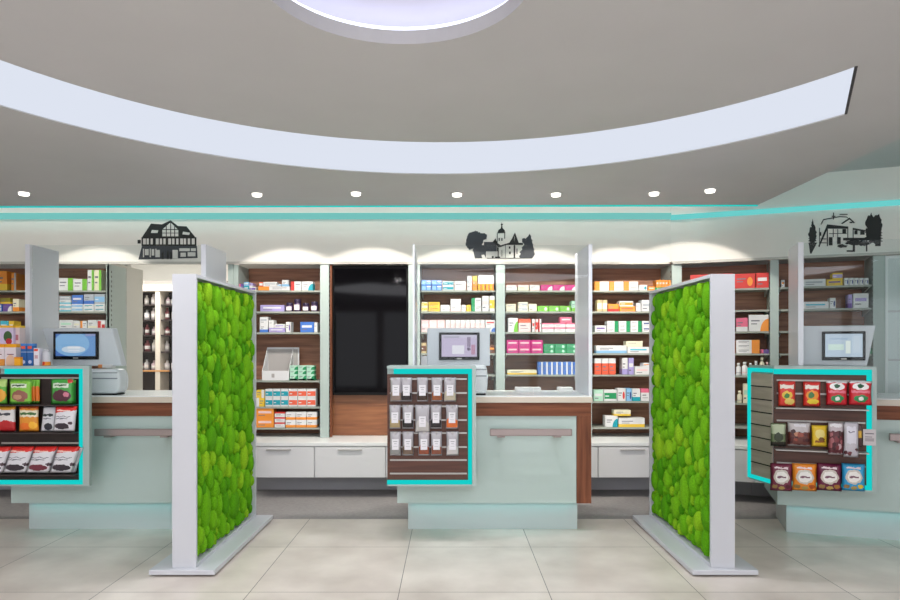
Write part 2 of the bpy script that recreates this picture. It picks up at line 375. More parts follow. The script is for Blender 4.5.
def shelf_items(bay, si, items):
    fr, a, b, zs = SH[bay]; z0 = zs[si]; placed = []
    for it in items:
        x0, x1, yt, yb, base, acc, st = it[:7]; dep = it[7] if len(it) > 7 else .12
        u0, zt = fr.at(x0, yt, .045); u1, zb = fr.at(x1, yb, .045)
        w = u1-u0-.005; h = zt-zb
        if w < .004: continue
        under = [p for p in placed if p['u0'] < u1-.012 and p['u1'] > u0+.012 and p['zt'] < z0+h*50]
        zbase = z0+.0005; lev = 0
        if abs(zb-z0) > .022 and under:
            p = max(under, key=lambda q: q['zt']); zbase = p['zt']+.0005; lev = p['lev']+1
            h = max(zt-zbase, .02)
        else: h = max(zt-z0, .02)
        placed.append(dict(u0=u0, u1=u1, zt=zbase+h, lev=lev, zb=zbase, w=w, h=h, base=base, acc=acc, st=st, dep=dep))
    levs = set(p['lev'] for p in placed)
    for lv in levs:
        row = sorted([p for p in placed if p['lev'] == lv], key=lambda p: p['u0'])
        for n, p in enumerate(row):
            bn = CN.get(p['base'], p['base']); an = CN.get(p['acc'], p['acc'])
            pos = NUM[n] + ('' if len(levs) == 1 and len(row) > 1 else '')
            if p['st'] == 'jar': d = 'purple-lidded jar with white label'; nm, cat = 'supplement_jar', 'jar'
            elif p['st'] == 'bot': d = '%s bottle' % bn; nm, cat = 'bottle', 'bottle'
            else:
                d = ('plain %s box' % bn) if p['st'] == 'p' or bn == an else '%s box with %s %s' % (bn, an, STW[p['st']]); nm, cat = 'medicine_box', 'box'
            row_w = '' if len(levs) == 1 else (' in ' + ('lower', 'middle' if len(levs) > 2 else 'upper', 'upper', 'highest')[min(lv, 3)] + ' row')
            if len(levs) == 1: row_w = ' from left'
            lab = '%s, %s%s, %s shelf, %s' % (d, pos, row_w, ORD[si], BAYN[bay])
            ws = lab.replace('-', '').split()
            if len(ws) > 16: lab = '%s %s, %s%s, %s shelf, %s' % (bn+'-and-'+an, cat, pos, row_w, ORD[si], BAYN[bay])
            bm = bmesh.new(); w, h, dp = p['w'], p['h'], p['dep']
            if p['st'] == 'jar':
                r = min(w/2, .036); lathe(bm, [(r*.9, 0), (r, .004), (r, h*.62), (r*.86, h*.68), (r*.86, h*.7)], 16, 0, r+.005)
                lathe(bm, [(r*.93, h*.7), (r*.95, h*.72), (r*.95, h*.97), (r*.9, h)], 16, 0, r+.005, 1)
                bx(bm, -r*.75, r*.75, .003, .012, h*.12, h*.55, 2)
                m = [pmat('jar_purple', (70, 44, 90), .3), pmat('jar_lid', (52, 40, 70), .35), pmat('jar_label', (235, 228, 232), .5)]
            elif p['st'] == 'bot':
                r = w/2; lathe(bm, [(r*.92, 0), (r, .004), (r, h*.66), (r*.5, h*.76), (r*.5, h*.8), (r*.62, h*.8), (r*.62, h)], 14, 0, r+.005)
                m = print_mat(PAL[p['base']], [('r', 0, 1, .2, .26, PAL[p['acc']])])
            else:
                bx(bm, -w/2, w/2, 0, dp, 0, h); bev(bm, .0022, 1)
                m = print_mat(PAL[p['base']], layers(p['base'], p['acc'], p['st']) if p['base'] != p['acc'] else layers(p['base'], 'white', 'x'))
            o = obj(nm, bm, m, None, fr.W((p['u0']+p['u1'])/2, .045, p['zb']), -fr.a)
            tag(o, lab, cat, 'packages on the %s shelf, %s' % (ORD[si], BAYN[bay]))
def rep(x0, x1, n, yt, yb, base, acc, st, dep=.12, rows=1):
    out = []; w = (x1-x0)/n; hh = (yb-yt)/rows
    for r in range(rows):
        for i in range(n): out.append((x0+i*w, x0+(i+1)*w, yb-(r+1)*hh, yb-r*hh, base, acc, st, dep))
    return out
S = shelf_items
S('A', 0, [(-12, -3, 272, 290.5, 'orange', 'white', 'x'), (-2, 7, 271, 290.5, 'orange', 'yellow', 'b', .2), (11, 16, 273, 290.5, 'orange', 'grey', 'r', .2)])
S('A', 1, [(-8, 2, 304, 311.5, 'blue', 'white', '2'), (2.5, 11.5, 304, 311.5, 'purple', 'white', 'c'), (0, 10, 298, 304, 'olive', 'yellow', 'b'), (12.5, 19, 299, 311.5, 'cream', 'orange', 'b')])
S('A', 2, [(0, 8, 321, 332, 'turquoise', 'white', 'x'), (8.5, 14, 321, 332, 'yellow', 'white', 'x')])
S('B', 0, [(58, 73, 278, 290.5, 'white', 'lime', 'r'), (73, 87, 279, 290.5, 'white', 'lime', 'r'), (87.3, 94, 270, 290.5, 'white', 'lime', 'r'), (94, 101.5, 270, 290.5, 'cream', 'lime', 'r')])
S('B', 1, rep(59, 71, 1, 300, 311.5, 'white', 'turquoise', 'b', .12, 3) + rep(71, 83, 1, 304, 311.5, 'white', 'lightblue', 'm', .12, 2) + rep(83, 105, 2, 304, 311.5, 'white', 'teal', 'x', .12, 2)
  + [(59, 71, 296, 300, 'grey', 'white', 'x'), (71.5, 83, 295, 304, 'blue', 'white', 'x'), (83.5, 94, 294, 304, 'grey', 'blue', 'b'), (94, 105, 294, 304, 'grey', 'lightblue', 'm')])
S('B', 2, [(45, 58, 321, 329, 'white', 'blue', 'x'), (59, 73, 320, 329, 'white', 'mint', 'x'), (73, 80, 321, 329, 'white', 'cream', 'x'), (80, 87, 321, 329, 'white', 'orange', 'l'), (87.5, 97, 320, 329, 'white', 'cream', 'b'), (97, 105.5, 320, 329, 'white', 'red', '2')])
S('C', 0, [(239, 243.5, 284, 290.5, 'purple', 'pink', 'l'), (243.5, 249, 286, 290.5, 'teal', 'white', 'x'), (249, 256, 287, 290.5, 'white', 'purple', 'm'), (243.5, 249, 282, 286, 'lightblue', 'white', 'x'), (249, 253, 283, 287, 'lavender', 'white', 'b'),
  (258, 290, 286.5, 290.5, 'white', 'orange', 'l', .16), (259, 263, 282, 286.5, 'coral', 'white', 'm'), (263, 277, 282, 286.5, 'white', 'grey', 'x'), (277, 281.5, 284, 286.5, 'white', 'lightblue', 'm'), (281.7, 289, 280, 286.5, 'white', 'lightblue', 'b'), (290.5, 301.5, 281.5, 290.5, 'white', 'red', 'l'), (301.5, 313, 281.5, 290.5, 'white', 'teal', 'c')])
S('C', 1, [(260, 284.5, 305, 311, 'lavender', 'white', 'x'), (285, 292.5, 302.5, 311, 'purple', 'white', 'jar'), (293, 300.5, 299, 311, 'purple', 'white', 'jar'), (301.5, 309, 303, 311, 'purple', 'white', 'jar'), (310, 317.5, 301.5, 311, 'purple', 'white', 'jar')])
S('C', 2, [(259.5, 268, 324, 332.3, 'white', 'blue', 'b'), (259.5, 268, 317, 324, 'white', 'grey', 'x'), (268.5, 285, 328, 332.3, 'lavender', 'white', 'x'), (268.5, 274, 320, 328, 'white', 'grey', 'p'), (274, 285, 324, 328, 'white', 'lavender', 'x'), (285.5, 291, 322, 332.3, 'white', 'purple', 'd'), (300, 314, 322, 332.3, 'blue', 'white', 'x'), (314, 317.5, 322.5, 332.3, 'white', 'grey', 'p')])
S('C', 3, [(289, 315, 378.5, 380.5, 'green', 'mint', 'x', .1)] + rep(289.5, 314.5, 3, 365.5, 378.5, 'mint', 'green', 'c', .1, 3))
S('C', 4, [(256, 264.5, 390, 398, 'yellow', 'white', 'r'), (256, 264.5, 398, 406.7, 'yellow', 'white', 'l')][::-1] + rep(265, 288.5, 3, 389, 406.7, 'white', 'teal', 'm', .12, 2) + rep(288.5, 316, 3, 389, 406.7, 'white', 'coral', 'm', .12, 2))
S('C', 5, rep(256, 274, 1, 408, 427.7, 'orange', 'rose', 'x', .12, 2) + rep(274.3, 285, 1, 412, 427.7, 'white', 'red', 't', .12, 3) + rep(285.3, 317, 3, 412, 427.7, 'white', 'orange', 'b', .12, 2))
S('D', 0, rep(421, 442, 2, 280, 290.5, 'blue', 'lightblue', '2', .12, 2) + rep(442.3, 454, 1, 281, 290.5, 'white', 'teal', 'm', .12, 2) + [(454.3, 466, 281, 290.5, 'white', 'grey', 'p'), (467, 472, 276, 290.5, 'white', 'grey', 'x'), (472.3, 477.5, 276, 290.5, 'orange', 'yellow', 't')]
  + rep(478, 494, 4, 284, 290.5, 'orange', 'yellow', 'l') + [(478, 494, 275, 284, 'white', 'cream', 'p')])
S('D', 1, rep(421, 428, 1, 302, 311.3, 'cream', 'yellow', 'm', .12, 2) + rep(428.3, 440, 1, 302, 311.3, 'yellow', 'orange', 'x', .12, 2) + [(440.3, 450, 305, 311.3, 'white', 'rose', 'x'), (450.3, 461, 305, 311.3, 'white', 'rose', 'b'), (450.3, 461, 299, 305, 'white', 'grey', 'p'), (461.3, 466, 305, 311.3, 'white', 'grey', 'x'), (466.3, 471, 305, 311.3, 'yellow', 'orange', 'd')]
  + rep(471.3, 481.5, 1, 298, 311.3, 'white', 'green', 'l', .12, 2) + [(482, 489, 296, 311.3, 'white', 'rose', 'x'), (489.2, 495, 296, 311.3, 'white', 'yellow', 'm')])
S('D', 2, rep(421, 445, 3, 320, 332, 'rose', 'white', 'x') + rep(445.3, 485, 8, 320, 332, 'white', 'rose', 'm') + [(485.3, 495.5, 326, 332, 'white', 'blue', 'c'), (485.3, 495.5, 320, 326, 'white', 'red', 'x')])
S('D', 3, [(421, 426.5, 343, 353, 'beige', 'brown', 'm'), (489, 495, 345, 353, 'brown', 'orange', 'x')])
S('E', 0, [(506, 517, 285, 290.5, 'white', 'rose', 't'), (517.6, 529, 285, 290.5, 'cream', 'rose', 't'), (529.6, 540, 285, 290.5, 'white', 'rose', 'b')] + rep(540.5, 577, 3, 285, 290.5, 'magenta', 'white', 'c'))
S('E', 1, rep(506, 516, 1, 304, 311.3, 'cream', 'grey', 'x', .12, 2) + rep(518, 528, 1, 302, 311.3, 'cream', 'grey', 'm', .12, 2) + [(528.3, 537, 304, 311.3, 'cream', 'rose', 'x')] + rep(537.4, 571, 3, 306, 311.3, 'lime', 'white', 'd') + [(571.3, 578, 301, 311.3, 'mint', 'lime', 'b')])
S('E', 2, [(508, 518, 318, 332, 'white', 'lime', 'c'), (518.3, 531, 319, 332, 'rose', 'coral', 't'), (532, 535, 319, 332, 'white', 'red', 'x'), (535.2, 538.4, 319, 332, 'rose', 'red', 'm'), (538.6, 541.5, 319, 332, 'white', 'red', 'l')] + rep(542, 578, 3, 323, 332, 'white', 'pink', 't', .12, 2) + [(560, 572, 317, 323, 'pink', 'white', 'x')])
S('E', 3, rep(506.5, 543, 3, 340, 353.5, 'magenta', 'rose', 'x', .12, 2) + rep(543.4, 577.5, 3, 344, 353.5, 'green', 'mint', 'd', .12, 2))
S('E', 4, [(507, 537, 370, 374.7, 'cream', 'yellow', 'b', .16)] + rep(538, 578, 8, 362, 374.7, 'blue', 'white', 'r'))
S('F', 0, rep(594.5, 638.5, 3, 281.5, 290.5, 'white', 'orange', 'l', .12, 2) + [(639, 647.5, 285, 290.5, 'white', 'teal', 'd'), (648, 655, 286.5, 290.5, 'orange', 'white', 'x'), (655.3, 668, 287.5, 290.5, 'green', 'mint', 'x')] + rep(656, 668, 4, 280, 287.5, 'orange', 'rose', 'x') + [(668.3, 672, 280, 290.5, 'orange', 'white', 'b')])
S('F', 1, rep(597, 607.5, 2, 300, 311.3, 'beige', 'cream', 'm') + [(608, 619, 304, 311.3, 'orange', 'red', 'b'), (619.3, 635.5, 306.5, 311.3, 'orange', 'coral', 'x'), (619.3, 633.5, 301, 306.5, 'white', 'orange', 'm'), (636, 641, 303, 311.3, 'white', 'grey', 'p'), (641.3, 653, 300, 311.3, 'white', 'grey', 'x'), (653.3, 664, 301, 311.3, 'white', 'orange', 'b')])
S('F', 2, [(595, 606.5, 325.5, 332, 'white', 'purple', 'x')] + rep(607, 642, 3, 321, 332, 'white', 'green', 'r', .12, 3) + rep(642.3, 664, 2, 321, 332, 'white', 'navy', 'x', .12, 2))
S('F', 3, [(596, 627, 345.5, 353.3, 'white', 'lightblue', 'b'), (627.3, 650, 347, 353.3, 'white', 'turquoise', 'x'), (626, 643, 341, 347, 'cream', 'grey', 'p')])
S('F', 4, rep(594.5, 616, 3, 358.5, 374.7, 'coral', 'white', 't') + [(622, 628, 358, 374.7, 'white', 'lavender', 'b'), (628.3, 634, 358, 374.7, 'lavender', 'white', 'x'), (634.5, 650, 366.5, 374.7, 'white', 'rose', 'x'), (643, 650, 363, 366.5, 'white', 'orange', 'x')])
S('F', 5, [(593.5, 603.5, 390, 401.2, 'mint', 'white', 'x'), (603.8, 617, 390, 401.2, 'white', 'green', 'm'), (617.3, 626, 388.5, 401.2, 'white', 'red', 'd'), (626.3, 632, 388.5, 401.2, 'lightblue', 'navy', 'd'), (632.2, 640.5, 389, 401.2, 'white', 'teal', 'b'), (640.8, 650, 389, 401.2, 'white', 'pink', 't')])
S('F', 6, [(605, 618, 416, 427.3, 'white', 'teal', 'c'), (618.4, 645, 418, 427.3, 'white', 'yellow', 'b'), (614, 631, 410, 416, 'cream', 'yellow', 'b')])
S('G', 0, [(690, 708, 275, 288.5, 'red', 'white', 'x'), (712, 733, 274, 288, 'red', 'yellow', 'd'), (734, 755.5, 274, 288, 'red', 'orange', 'd'), (756, 769, 273, 287, 'red', 'white', 'x')])
S('G', 2, [(722, 735, 318, 332, 'black', 'white', 'x'), (736, 748, 318, 332, 'pink', 'white', 'b'), (748.5, 769, 315, 331, 'white', 'orange', 'c')])
S('G', 3, [(723, 735.5, 341, 352, 'orange', 'white', 'x')] + rep(736, 760, 1, 340, 352.5, 'white', 'orange', 'r', .12, 3) + [(760.4, 769, 349.5, 352, 'purple', 'pink', 'l')])
S('G', 4, [(730.5, 735, 363, 374, 'white', 'grey', 'bot'), (736, 741.3, 363, 374, 'white', 'grey', 'bot'), (741.7, 748, 362, 374, 'white', 'rose', 'bot'), (748.4, 753, 363, 374, 'white', 'grey', 'bot'), (753.5, 759, 361, 374, 'white', 'mint', 'bot'), (759.4, 765, 357, 374, 'cream', 'rose', 'bot'), (765.3, 769.3, 362, 374, 'rose', 'white', 'bot')])
S('G', 5, [(737, 742.5, 391, 401, 'cream', 'grey', 'bot'), (743, 749.5, 384, 401, 'cream', 'mint', 'x'), (750, 755, 391, 401, 'mint', 'white', 'b')])
S('H', 0, [(781, 785, 280, 286, 'white', 'orange', 'x'), (802.5, 826, 279.5, 286, 'white', 'grey', 'x'), (826.4, 843, 279.5, 286, 'yellow', 'purple', 'x'), (832, 843, 273, 279.5, 'yellow', 'lavender', 'm')] + rep(844, 869, 5, 278, 285.5, 'white', 'navy', 'd'))
S('H', 1, [(802.5, 829, 302, 308.5, 'white', 'turquoise', 'x'), (829.4, 836, 298, 308.5, 'white', 'navy', 'd'), (848, 852.6, 294.5, 307.8, 'lavender', 'purple', 'b', .14), (853, 869, 293.5, 307.5, 'white', 'lavender', 'x', .14)])
S('H', 3, [(864, 872, 348, 354, 'green', 'mint', 'x')])
S('H', 2, rep(842, 868, 6, 325.5, 328.5, 'white', 'navy', 'd', .06))
# opened white carton lying on the fourth shelf of bay C
z = SH['C'][3][3]; u0, zt = WF.at(262, 362, .05); u1, _ = WF.at(289, 362, .05)
t = empty('open_carton', 'open white carton with raised back panel on a shelf left of black display', 'box', (u0, 6.86, z+.0005))
w = u1-u0
boxobj('carton_front', 0, w, 0, .006, 0, .1, WHITE, t)
bm = bmesh.new()
prism(bm, [(.006, 0), (.2, 0), (.2, .34), (.19, .34), (.006, .1)], .0, .006, 'x'); prism(bm, [(.006, 0), (.2, 0), (.2, .34), (.19, .34), (.006, .1)], w-.006, w, 'x')
obj('carton_side', bm, WHITE, t)
bm = bmesh.new(); bx(bm, 0, w+.06, .2, .206, 0, .345); bx(bm, .012, w+.045, .195, .2, .02, .325, 1); bx(bm, .007, w-.007, .006, .2, 0, .005); bx(bm, .1, .13, -.002, 0, .03, .07, 1)
obj('carton_back', bm, [WHITE, pmat('carton_grey', (176, 172, 170), .6)], t)
MC['x'] = None

# black display in its niche
t = empty('wall_display', 'large switched-off black glass display standing in the walnut niche', 'screen', (0, 6.81, 0))
a, b = U(330), U(407.5)
boxobj('bezel', a, b, .09, .15, zy(395, 6.93), 2.33, BLACK, t, .004)
boxobj('screen_glass', a+.03, b-.02, .082, .089, zy(395, 6.93)+.03, 2.30, SCREENB, t)
t = empty('display_niche', 'walnut lined niche with a brown ledge beneath the black display', 'niche', (0, 6.81, 0))
boxobj('back_panel', a-.002, b+.004, .36, .38, .545, 2.335, WOODN, t)
boxobj('ledge', a-.002, b+.004, .16, .359, .546, zy(395, 6.93)-.002, WOODN, t)
bm = bmesh.new(); bx(bm, a-.004, a+.012, .02, .08, .546, 2.33); obj('side_lining', bm, WOODV, t)

# low base cabinets
def cabinet(fr, u0, u1, label, n):
    t = empty('base_cabinet', label, 'cabinet', fr.W(0, 0), -fr.a, 'low white base cabinets along the back wall')
    boxobj('body', u0, u1, -.325, .06, .198, .505, WHITE, t)
    boxobj('plinth', u0, u1, .03, .06, 0, .197, pmat('plinth_grey', (170, 169, 174), .5), t)
    dw = boxobj('drawer', u0+.004, u1-.004, -.345, -.326, .2, .5, WHITE, t, .002)
    bm = bmesh.new(); c = (u0+u1)/2; pts = []
    prism(bm, [(c-.12, .475), (c+.12, .475), (c+.12, .468), (c-.12, .468)], -.362, -.346, 'y')
    obj('handle', bm, ALU, dw)
seams = [U(s)*6.47/6.81 for s in ()] + [-2.03, -1.33, -.63, .07, .76, 1.453, 2.13]
names = ['low white drawer cabinet behind the left moss screen', 'low white drawer cabinet under the black display', 'low white drawer cabinet directly left of middle counter display box',
         'low white drawer cabinet behind the middle counter, below the middle monitor', 'low white drawer cabinet behind the middle counter right half', 'low white drawer cabinet between middle counter and right moss screen']
for i in range(6): cabinet(WF, seams[i]+.001, seams[i+1]-.001, names[i], i)
for i, (a, b, n) in enumerate([(-5.0, -4.29, 'low white drawer cabinet at the left edge behind left counter'), (-4.29, -3.57, 'low white drawer cabinet just left of storeroom opening')]): cabinet(WF, a+.001, b-.001, n, i)
for i, (a, b, n) in enumerate([(.06, .76, 'low white drawer cabinet right of the right moss screen'), (.76, 1.46, 'low white drawer cabinet behind the left part of right counter'), (1.46, 1.89, 'low white drawer cabinet behind right counter middle')]): cabinet(WR, a+.001, b-.001, n, i)
def worktop(fr, a, b, lab):
    bm = bmesh.new(); bx(bm, a, b, -.35, .35, .507, .543); bev(bm, .003, 1); o = obj('worktop', bm, TOPW, None, fr.W(0, 0), -fr.a); tag(o, lab, 'worktop', 'white worktops on base cabinets')
worktop(WF, -2.3, 2.14, 'long white worktop under the shelving from left moss screen to the right one')
worktop(WF, -5.0, -3.57, 'white worktop left of the storeroom opening')
worktop(WR, .05, 1.88, 'white worktop on the angled run behind the right counter')

# storeroom seen through the opening
t = empty('storeroom_shelving', 'dark shelving with pale bottles inside the storeroom opening', 'shelving', (0, 9.5, 0))
DK = pmat('dark_shelving', (38, 24, 24), .6); BE = pmat('beige_header', (206, 196, 184), .5)
boxobj('back_panel', -5.4, -3.05, .3, .32, 0, 2.29, DK, t)
boxobj('header', -5.4, -3.05, -.02, .32, 2.29, 2.38, BE, t)
boxobj('cornice', -5.4, -3.05, .02, .32, 2.381, 2.44, pmat('cornice_grey', (120, 114, 110), .5), t)
for x in (-4.92, -4.21, -3.5): boxobj('upright', x-.035, x+.035, -.01, .29, 0, 2.289, BE, t)
zz = [2.1, 1.88, 1.66, 1.42, 1.14]
for z in zz: boxobj('shelf', -5.4, -3.05, .02, .29, z-.02, z, DK, t)
boxobj('shelf', -4.7, -4.05, -.015, .018, 1.13, 1.15, pmat('orange_edge', (196, 140, 84), .4), t)
nb = 0
for zi, z in enumerate(zz):
    for i in range(10):
        x = -4.72+i*.098+random.uniform(-.01, .01)
        if abs(x+4.21) < .065: continue
        h = random.uniform(.11, .18); col = random.choice([(230, 222, 226), (214, 190, 200), (224, 224, 230), (150, 90, 96), (235, 230, 225)])
        bm = bmesh.new(); r = random.uniform(.03, .042); lathe(bm, [(r, 0), (r, h*.68), (r*.45, h*.8), (r*.45, h)], 10)
        o = obj('storeroom_bottle', bm, print_mat(col, [('r', 0, 1, .2, .5, (245, 240, 240))]), None, (x, 9.64, z+.001))
        tag(o, 'small pale bottle, %s from left on %s shelf in the storeroom opening' % (NUM[i], ORD[zi]), 'bottle', 'bottles in the storeroom')

# ------------------------------------------------------------------ counters
def counter(fr, label, panels, seam):
    t = empty('service_counter', label, 'counter', fr.W(0, 0), -fr.a, 'pharmacy service counters')
    W_ = 1.543
    boxobj('countertop', -.005, W_+.01, -.02, .73, 1.035, 1.08, CREAMTOP, t, .003)
    boxobj('top_sheet', .0, W_+.005, -.012, .725, 1.0805, 1.088, TOPW, t)
    boxobj('front_panel', .0, W_-.116, -.0, .02, .235, .928, MINT, t)
    bm = bmesh.new(); bx(bm, 0, W_-.12, .021, .7, .235, 1.034); obj('body', bm, MINT2, t)
    boxobj('wood_band', 0, W_-.0, -.012, .02, .93, 1.034, WOODF, t)
    boxobj('wood_leg', W_-.115, W_, -.012, .7, .235, .929, WOODV, t)
    boxobj('plinth', .08, W_-.09, .1, .62, 0, .234, pmat('plinth_pale', (196, 205, 206), .22), t)
    boxobj('led_strip', .08, W_-.1, .05, .065, .226, .2345, CYAN, t)
    # hanging bag rail
    rl = boxobj('bag_rail', .73, 1.37, -.13, -.1, .785, .84, CHROME, t, .006)
    for u in (.82, 1.26): boxobj('rail_mount', u-.03, u+.03, -.1, -.001, .77, .79, CHROME, rl)
    # tall side panels and glass
    for u, th, dp in panels:
        p = boxobj('side_panel', u, u+th, .02, dp, 1.0885, 2.30, PANELM, t, .002)
    boxobj('glass_pane', panels[0][0]+panels[0][1]+.002, seam-.003, .046, .052, 1.09, 2.295, GLASS, t); boxobj('glass_pane', seam+.003, panels[1][0]-.002, .046, .052, 1.09, 2.295, GLASS, t)
    # light under the overhang
    l = bpy.data.lights.new('plinth_led', 'AREA'); l.shape = 'RECTANGLE'; l.size = 1.35; l.size_y = .03; l.energy = .22; l.color = (.05, .9, .85)
    o = bpy.data.objects.new('plinth_led', l); C.objects.link(o); o.location = fr.W(.76, .05, .215); o.rotation_euler.z = -fr.a
    return t
counter(CL, 'left service counter beside the left moss screen, with gummy bags display', ((.098, .04, .41), (1.505, .04, .5)), .89)
counter(CC, 'middle service counter with walnut edge and small hanging pouches display', ((.122, .014, .5), (1.53, .028, .6)), 1.09)
counter(CR, 'right angled service counter behind the colourful snack bag display', ((.15, .04, .44), (1.52, .04, .5)), 1.0)

def display(fr, label, flare, slat, rails, ledges, hooks=(), off=0):
    t = empty('product_display', label, 'display stand', fr.W(0, 0), -fr.a, 'cyan-edged product display boxes')
    a, b, v0, z0, z1 = -.053+off, .615+off, -.3, .433, 1.335
    bm = bmesh.new(); bh = b-.17 if off > .1 else b; prism(bm, [(a, v0+.03), (bh, v0+.03), (bh, -.021), (a-flare, -.021)], z0, z1, 'z'); obj('housing', bm, MINT2, t)
    bm = bmesh.new()   # grey-green outer frame
    bx(bm, a, b-.0281, v0-.005, v0+.029, z1-.02, z1); bx(bm, b-.028, b+(.02 if off > .1 else 0), v0-.005, v0+.029, z0, z1); bx(bm, a+.0, b-.028, v0-.005, v0+.029, z0, z0+.012)
    obj('outer_frame', bm, MINT2, t)
    bm = bmesh.new()
    bx(bm, a+.05 if not flare else a, b-.03, v0-.004, v0+.02, z1-.06, z1-.021); bx(bm, b-.058, b-.03, v0-.004, v0+.02, z0+.013, z1-.061); bx(bm, a, b-.059, v0-.004, v0+.02, z0+.013, z0+.042)
    obj('light_strip', bm, CYAN, t)
    pa, pb, pz0, pz1 = a+.001, b-.06, z0+.044, z1-.062
    pn = boxobj('slat_panel', pa, pb, v0+.012, v0+.0285, pz0, pz1, slat, t)
    for z in rails: boxobj('groove_rail', pa+.02, pb-.008, v0+.006, v0+.0115, z-.006, z+.006, ALU, pn)
    for z in ledges: boxobj('tray', pa+.005, pb-.004, v0-.07, v0+.0115, z-.008, z, ALU if slat is not DARKW else pmat('dark_tray', (60, 50, 50), .4), t)
    for (u, z) in hooks:
        bm = bmesh.new(); tube(bm, [(u, v0+.008, z), (u, v0-.035, z), (u, v0-.045, z+.012)], .0028, 6); bx(bm, u-.014, u+.014, v0+.002, v0+.0058, z-.012, z+.012)
        obj('hook', bm, ALU, t)
    if flare:
        bm = bmesh.new(); dx, dy = -flare, (-.021-(v0+.03)); Ln = math.hypot(dx, dy)
        def q(s, off): # along the slanted side
            n = (dy/Ln, -dx/Ln); return (a+dx*s-n[0]*off, v0+.03+dy*s-n[1]*off)
        prism(bm, [q(.0, .0005), q(.86, .0005), q(.86, .01), q(.0, .01)], pz0, pz1, 'z', 0)
        for k in range(1, 8):
            z = pz0+(pz1-pz0)*k/8; prism(bm, [q(0, .0101), q(.86, .0101), q(.86, .012), q(0, .012)], z-.004, z+.004, 'z', 1)
        obj('side_slat_panel', bm, [GREYW, DARK], t)
        bm = bmesh.new(); prism(bm, [q(.87, .0005), q(1, .0005), q(1, .014), q(.87, .014)], z0+.013, z1-.021, 'z')
        prism(bm, [q(0, .0005), q(.86, .0005), q(.86, .014), q(0, .014)], z0+.013, z0+.042, 'z'); prism(bm, [q(0, .0005), q(.86, .0005), q(.86, .014), q(0, .014)], z1-.05, z1-.021, 'z')
        obj('side_light_strip', bm, CYAN, t)
    return t
def dz(y): return H-(y-HY)*4.96/F
VF = -.3
rows = [(379, [396, 406.5, 422.5, 437, 450]), (406.3, [395, 408, 422.5, 436, 452]), (433, [395.5, 408, 424, 436.5, 452.5])]
hk = [(CC.at(x, y, VF)[0], dz(y+.5)) for y, xs in rows for x in xs]
display(CC, 'cyan-edged brown slatted display box with small hanging pouches on middle counter', 0, SLATW, [dz(y) for y in (379, 393, 406.3, 420, 433, 447, 460, 473.5)], [], hk)
display(CL, 'cyan-edged dark display box filled with gummy bags on left counter', 0, DARKW, [dz(378), dz(443)], [dz(404), dz(431.5), dz(473)], off=.155)
display(CR, 'cyan-edged display box of colourful snack bags on right counter', .14, SLATW, [dz(380), dz(393), dz(420), dz(462)], [dz(406.5), dz(447.5)], off=-.015)

def pillow(w, h, t, nx=10, nz=12, crimp=.09, seed=0, shear=0):
    rnd = random.Random(seed); bm = bmesh.new(); g = {}
    for sgn in (-1, 1):
        for i in range(nx+1):
            for k in range(nz+1):
                u = i/nx*2-1; v = k/nz*2-1
                if sgn == 1 and (abs(u) == 1 or abs(v) == 1): g[1, i, k] = g[-1, i, k]; continue
                vv = max(0, 1-(abs(v)/(1-crimp))**2.6) if abs(v) < 1-crimp else 0
                th = t*.5*(max(0, 1-u*u)**.45)*(vv**.5)
                if 0 < i < nx and 0 < k < nz: th += rnd.uniform(0, .12)*t*.3+.0008
                g[sgn, i, k] = bm.verts.new((u*w/2*(1-.04*(vv))+shear*(v+1)/2*h, sgn*th, (v+1)/2*h))
    for sgn in (-1, 1):
        for i in range(nx):
            for k in range(nz):
                q = [g[sgn, i, k], g[sgn, i+1, k], g[sgn, i+1, k+1], g[sgn, i, k+1]]
                f = bm.faces.new(q if sgn < 0 else q[::-1]); f.smooth = True
    return bm
def sweets(cols, n, seed, y1=.75):
    q = random.Random(seed); return [('e', round(q.uniform(.1, .9), 2), round(q.uniform(.08, y1), 2), round(q.uniform(.07, .15), 2), round(q.uniform(.05, .1), 2), q.choice(cols)) for _ in range(n)]
def bag(fr, x0, x1, yt, yb, base, lys, label, grp, name='snack_bag', t=.035, v=None, lean=0, tilt=0, cat='bag', z0=None, mat=None, sd=0):
    v = VF-.03 if v is None else v
    u0, zt = fr.at(x0, yt, v); u1, zb = fr.at(x1, yb, v)
    if z0 is None: z0 = zb
    o = obj(name, pillow(u1-u0, zt-z0, t, seed=sd+int(x0), shear=tilt), mat or print_mat(base, lys, .3, .5), None, fr.W((u0+u1)/2, v, z0), -fr.a)
    o.rotation_euler = (lean, 0, -fr.a)
    return tag(o, label, cat, grp)
